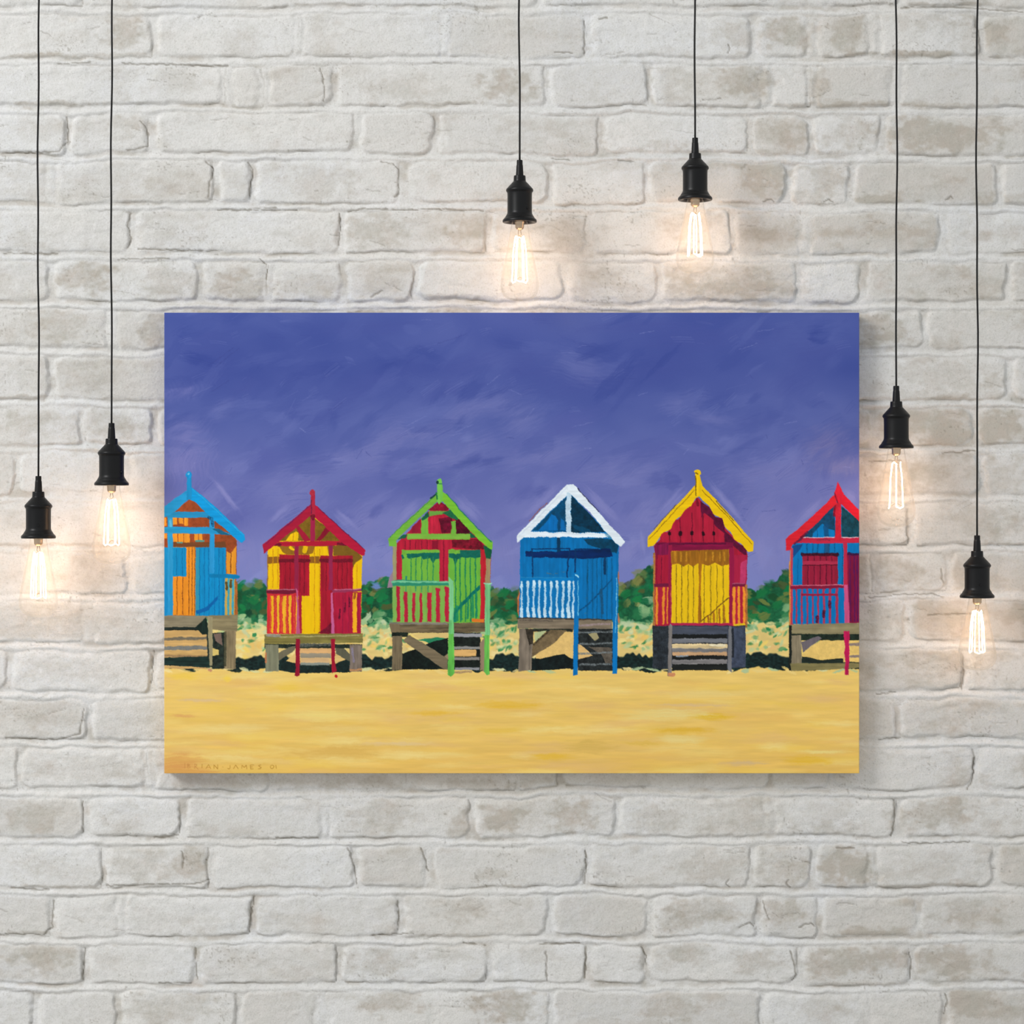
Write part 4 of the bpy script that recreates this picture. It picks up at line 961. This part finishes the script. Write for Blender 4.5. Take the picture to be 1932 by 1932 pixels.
def slab(name, label, x0, x1, y0, y1, z0, z1, mat):
    bm = bmesh.new()
    bmesh.ops.create_cube(bm, size=1)
    for v in bm.verts:
        v.co = Vector(((x0 + x1) / 2 + v.co.x * (x1 - x0), (y0 + y1) / 2 + v.co.y * (y1 - y0), (z0 + z1) / 2 + v.co.z * (z1 - z0)))
    o = add_obj(name, bm_mesh(name, bm), mat, smooth=False)
    o['kind'] = 'structure'; o['label'] = label; o['category'] = name
    return o


WX0, WX1 = (-1512 - 966) * S, (3447 - 966) * S
CEIL = CZ + (966 + 1270) * S
FLOOR = CZ + (966 - 2632) * S
plaster, nd_, lk_, b_ = material('ceiling_plaster', (.8, .79, .77), .9)
tn = nd_.new('ShaderNodeTexNoise'); tn.inputs['Scale'].default_value = 90
bpn = nd_.new('ShaderNodeBump'); bpn.inputs['Strength'].default_value = .1
lk_.new(tn.outputs['Fac'], bpn.inputs['Height']); lk_.new(bpn.outputs['Normal'], b_.inputs['Normal'])
slab('ceiling', 'plain pale ceiling the lamp cords hang from', WX0, WX1, -1.0, .01, CEIL, CEIL + .05, plaster)
boards, nd_, lk_, b_ = material('floor_concrete', (.42, .41, .39), .6)
tn = nd_.new('ShaderNodeTexNoise'); tn.inputs['Scale'].default_value = 14; tn.inputs['Detail'].default_value = 8
cr = nd_.new('ShaderNodeValToRGB'); cr.color_ramp.elements[0].color = (.34, .33, .31, 1); cr.color_ramp.elements[1].color = (.5, .49, .46, 1)
lk_.new(tn.outputs['Fac'], cr.inputs['Fac']); lk_.new(cr.outputs['Color'], b_.inputs['Base Color'])
slab('floor', 'smooth grey concrete floor below the brick wall', WX0, WX1, -4.2, .01, FLOOR - .05, FLOOR, boards)


# ------------------------------------------------------------------ the canvas on the wall
CANVAS_T = .032


def build_canvas():
    img, hgt = paint_picture()
    ny, nx = hgt.shape
    k = S * (D - CANVAS_T) / D
    px = np.linspace(PX0, PX1, nx); py = np.linspace(PY0, PY1, ny)
    GX, GY = np.meshgrid(px, py)
    weave = .00006 * N(GX * 1.7, GY * 1.7, 66)
    co = np.stack([(GX - 966) * k, -CANVAS_T - .00022 * hgt + weave, CZ + (966 - GY) * k], -1).reshape(-1, 3)
    idx = np.arange(nx * ny).reshape(ny, nx)
    # the picture wraps round the edges to the back of the stretcher
    ring = np.concatenate([idx[0, :], idx[1:, -1], idx[-1, -2::-1], idx[-2:0:-1, 0]])
    back = co[ring].copy(); back[:, 1] = -.004
    nr = len(ring)
    b_idx = nx * ny + np.arange(nr)
    side = np.stack([ring, np.roll(ring, -1), np.roll(b_idx, -1), b_idx], -1)
    cols = img.reshape(-1, 3)
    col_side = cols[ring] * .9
    lx, rx = (PX0 - 966) * k, (PX1 - 966) * k
    corners = np.array([[lx, -.004, CZ + (966 - PY0) * k], [rx, -.004, CZ + (966 - PY0) * k], [rx, -.004, CZ + (966 - PY1) * k], [lx, -.004, CZ + (966 - PY1) * k]])
    n0 = nx * ny + nr
    backf = np.array([[n0, n0 + 1, n0 + 2, n0 + 3]])
    me = grid_mesh('canvas_painting', np.concatenate([co, back, corners]), nx, ny, np.concatenate([side, backf]))
    allc = np.concatenate([cols, col_side, np.full((4, 3), 200.0)])
    rgba = np.ones((len(allc), 4), np.float32); rgba[:, :3] = lin(allc) / PAINT_LIGHT
    a = me.color_attributes.new('paint', 'FLOAT_COLOR', 'POINT')
    a.data.foreach_set('color', rgba.ravel())
    m, nd, lk, b = material('acrylic_paint', rough=.55, spec=.12)
    n = nd.new('ShaderNodeAttribute'); n.attribute_name = 'paint'
    lk.new(n.outputs['Color'], b.inputs['Base Color'])
    o = add_obj('canvas_painting', me, m)
    sharp = np.ones(len(me.polygons), bool); sharp[(nx - 1) * (ny - 1):] = False
    me.polygons.foreach_set('use_smooth', sharp)
    o['label'] = 'wide canvas painting of six colourful beach huts hanging on white brick wall'
    o['category'] = 'painting'
    return o


PAINT_LIGHT = 1.0
canvas = build_canvas()


# ------------------------------------------------------------------ pendant lamps with filament bulbs
black_metal, nd_, lk_, b_ = material('matt_black_metal', (.005, .005, .0055), .29, 0.0, .24)
tn = nd_.new('ShaderNodeTexNoise'); tn.inputs['Scale'].default_value = 160
mr = nd_.new('ShaderNodeMapRange'); mr.inputs['To Min'].default_value = .30; mr.inputs['To Max'].default_value = .42
lk_.new(tn.outputs['Fac'], mr.inputs['Value']); lk_.new(mr.outputs['Result'], b_.inputs['Roughness'])
grip_plastic, *_ = material('black_grip_plastic', (.005, .005, .0055), .42, 0, .24)
cord_fabric, nd_, lk_, b_ = material('black_braided_cord', (.010, .010, .010), .7, 0, .3)
wv = nd_.new('ShaderNodeTexWave'); wv.inputs['Scale'].default_value = 320; wv.bands_direction = 'DIAGONAL'
bpn = nd_.new('ShaderNodeBump'); bpn.inputs['Strength'].default_value = .4; bpn.inputs['Distance'].default_value = .0004
tc_ = nd_.new('ShaderNodeTexCoord'); lk_.new(tc_.outputs['Object'], wv.inputs['Vector'])
lk_.new(wv.outputs['Fac'], bpn.inputs['Height']); lk_.new(bpn.outputs['Normal'], b_.inputs['Normal'])
brass, *_ = material('nickel_cap_metal', (.55, .42, .30), .3, 1.0)
wire, *_ = material('support_wire', (.25, .2, .15), .4, 1.0)

glass = bpy.data.materials.new('clear_bulb_glass'); glass.use_nodes = True
gn, gl = glass.node_tree.nodes, glass.node_tree.links
gn.clear()
g_out = gn.new('ShaderNodeOutputMaterial'); g_mix = gn.new('ShaderNodeMixShader'); g_tr = gn.new('ShaderNodeBsdfTransparent'); g_gl = gn.new('ShaderNodeBsdfGlossy'); g_fr = gn.new('ShaderNodeLayerWeight'); g_pw = gn.new('ShaderNodeMath')
g_tr.inputs['Color'].default_value = (.985, .98, .965, 1); g_gl.inputs['Roughness'].default_value = .03
g_fr.inputs['Blend'].default_value = .12; g_pw.operation = 'MULTIPLY'; g_pw.inputs[1].default_value = .3
gl.new(g_fr.outputs['Fresnel'], g_pw.inputs[0]); gl.new(g_pw.outputs[0], g_mix.inputs[0]); gl.new(g_tr.outputs[0], g_mix.inputs[1]); gl.new(g_gl.outputs[0], g_mix.inputs[2]); g_haze = gn.new('ShaderNodeBsdfTranslucent'); g_mix2 = gn.new('ShaderNodeMixShader')
g_haze.inputs['Color'].default_value = (.95, .93, .9, 1); g_mix2.inputs[0].default_value = .035  # translucent share added so the glass shows a glow haze around the filament
gl.new(g_mix.outputs[0], g_mix2.inputs[1]); gl.new(g_haze.outputs[0], g_mix2.inputs[2]); gl.new(g_mix2.outputs[0], g_out.inputs[0])

fil_mat = bpy.data.materials.new('glowing_filament'); fil_mat.use_nodes = True
fn, fl_ = fil_mat.node_tree.nodes, fil_mat.node_tree.links
fn.clear()
f_out = fn.new('ShaderNodeOutputMaterial'); f_em = fn.new('ShaderNodeEmission')
f_em.inputs['Color'].default_value = (1.0, .60, .33, 1); f_em.inputs['Strength'].default_value = 31.0
fl_.new(f_em.outputs[0], f_out.inputs[0])

LAMP_D = .088                        # lamp axis in front of the wall
U = S * (D - LAMP_D) / D             # one photo pixel at the lamps
# profiles in photo pixels: (radius, distance below the top of the grip)
GRIP = [(0, 0), (5, 0), (5.6, 1), (5.6, 9), (6.2, 10), (7.2, 29), (7.2, 30)]
SOCKET = [(7, 29.5), (10.8, 29.5), (11.2, 31), (11.6, 40), (12.5, 41), (14, 42.5), (24.6, 54), (25.8, 56), (25.8, 58.5), (24.4, 60.5), (23.2, 62), (23.2, 98), (23.6, 101), (25, 104), (26.5, 106), (28, 109), (31.5, 112.5), (32.3, 114), (32.3, 117), (31.4, 118), (28, 118), (24, 116.5), (21, 113), (20.5, 60), (0, 60)]
BULB = [(12, 100), (14, 112), (15.5, 118), (17.5, 132), (21, 152), (25.5, 176), (30, 198), (34, 218), (35.8, 230), (36.2, 238), (35.2, 246), (32.2, 253.5), (27, 259.5), (19.5, 263.8), (10, 266), (0, 266.6)]


def scaled(prof, sy=1.0, y_ref=118):
    out = []
    for r, d in prof:
        dd = d if d <= y_ref else y_ref + (d - y_ref) * sy
        out.append((r * U, -dd * U))
    return out


def lamp(cx, top, label, wob, spin=0.0, bulb_len=1.0):
    base = at(cx, top, LAMP_D)
    root = bpy.data.objects.new('pendant_lamp', None)
    COL.objects.link(root)
    root.empty_display_size = .03
    root.location = base
    root['label'] = label
    root['category'] = 'lamp'
    root['group'] = 'pendant lamps hanging around the painting'
    # cord, with the slight kinks of a cable that was coiled
    L = CEIL - base.z
    bm = bmesh.new()
    pts = []
    for i in range(61):
        t = i / 60
        z = -.004 + t * (L + .004)
        a = min(1, t * 6) * min(1, (1 - t) * 4)
        pts.append((a * (.0011 * math.sin(z * 9 + wob) + .0006 * math.sin(z * 31 + 2 * wob)), .0006 * a * math.sin(z * 13 + wob), z))
    tube_into(bm, pts, 1.8 * U, 10)
    add_obj('cord', bm_mesh('cord', bm), cord_fabric, root)
    add_obj('cord_grip', lathe_mesh('cord_grip', smooth_profile(scaled(GRIP), 2), 32), grip_plastic, root)
    sock = add_obj('socket', lathe_mesh('socket', smooth_profile(scaled(SOCKET), 2), 64), black_metal, root)
    # little set screw low on the barrel
    bm = bmesh.new()
    bmesh.ops.create_cone(bm, cap_ends=True, segments=16, radius1=2.6 * U, radius2=2.2 * U, depth=2.2 * U)
    sm = bm_mesh('set_screw', bm)
    sc = add_obj('set_screw', sm, black_metal, sock, smooth=False)
    sc.rotation_euler = (math.radians(90), 0, spin)
    sc.location = (math.sin(spin) * 23.6 * U, -math.cos(spin) * 23.6 * U, -93 * U)
    # bulb: glass envelope with cap, stem, support wires and squirrel-cage filament inside
    bulb = add_obj('bulb', lathe_mesh('bulb', smooth_profile(scaled(BULB, bulb_len), 2), 64), glass, root)
    cap = [(0, 100), (9, 100), (9, 119), (8.2, 120.5), (8.6, 122), (8, 124), (8.4, 126), (7.6, 129), (5.5, 131), (3, 132), (0, 132)]
    add_obj('bulb_cap', lathe_mesh('bulb_cap', scaled(cap, bulb_len), 32), brass, bulb)
    stem = [(0, 130), (3.6, 131), (3.2, 140), (2.2, 150), (1.3, 160), (1.0, 226), (1.6, 229), (0, 231)]
    add_obj('glass_stem', lathe_mesh('glass_stem', scaled(stem, bulb_len), 16), glass, bulb)
    bm = bmesh.new(); bw = bmesh.new(); bt = bmesh.new()
    zz = lambda d: -(118 + (d - 118) * bulb_len) * U
    n = 6
    for k in range(n):
        a = spin * .12 + 2 * math.pi * k / n
        c, s = math.cos(a), math.sin(a)
        r0, r1 = 8.5 * U, 14.5 * U
        tube_into(bm, [(r0 * c, r0 * s, zz(147)), ((r0 * .4 + r1 * .6) * c, (r0 * .4 + r1 * .6) * s, zz(172)), (r1 * c, r1 * s, zz(228))], .95 * U, 6)
        a2 = a + 2 * math.pi / n
        ra, za = (r0, 147) if k % 2 else (r1, 228)
        am = (a + a2) / 2
        tube_into(bm, [(ra * c, ra * s, zz(za)), (ra * .97 * math.cos(am), ra * .97 * math.sin(am), zz(za + (-3 if k % 2 else 3))), (ra * math.cos(a2), ra * math.sin(a2), zz(za))], .95 * U, 6)
        tube_into(bt if k % 2 else bw, [(0, 0, zz(144 if k % 2 else 221)), (ra * c, ra * s, zz(za))], .45 * U, 5)
    for sgn in (-1, 1):
        tube_into(bt, [(sgn * 1.2 * U, 0, zz(131)), (sgn * 3 * U, 0, zz(140)), (0, 0, zz(144))], .5 * U, 5)
    f = add_obj('filament', bm_mesh('filament', bm), fil_mat, bulb)
    add_obj('support_wire', bm_mesh('support_wire', bt), wire, bulb)
    add_obj('support_wire', bm_mesh('support_wire', bw), wire, bulb)
    return root


lamp(72.5, 898, 'black pendant lamp hanging lower of the two left of the painting, glowing filament bulb', .3, .2, 1.0)
lamp(210.5, 798, 'black pendant lamp hanging higher of the two left of the painting, nearer its edge', 1.4, 1.1, 1.0)
lamp(980.5, 302, 'black pendant lamp above the painting, lower of the top two, over its middle', 2.2, .7, 1.0)
lamp(1311.5, 260, 'black pendant lamp hanging highest of all, above right part of the painting', 3.6, 2.0, .93)
lamp(1691, 728, 'black pendant lamp close to right edge of the painting, higher of the right pair', 4.4, 2.6, 1.0)
lamp(1843.5, 1010, 'black pendant lamp hanging lowest of all, far right, screw showing on its socket', 5.3, .06, .92)
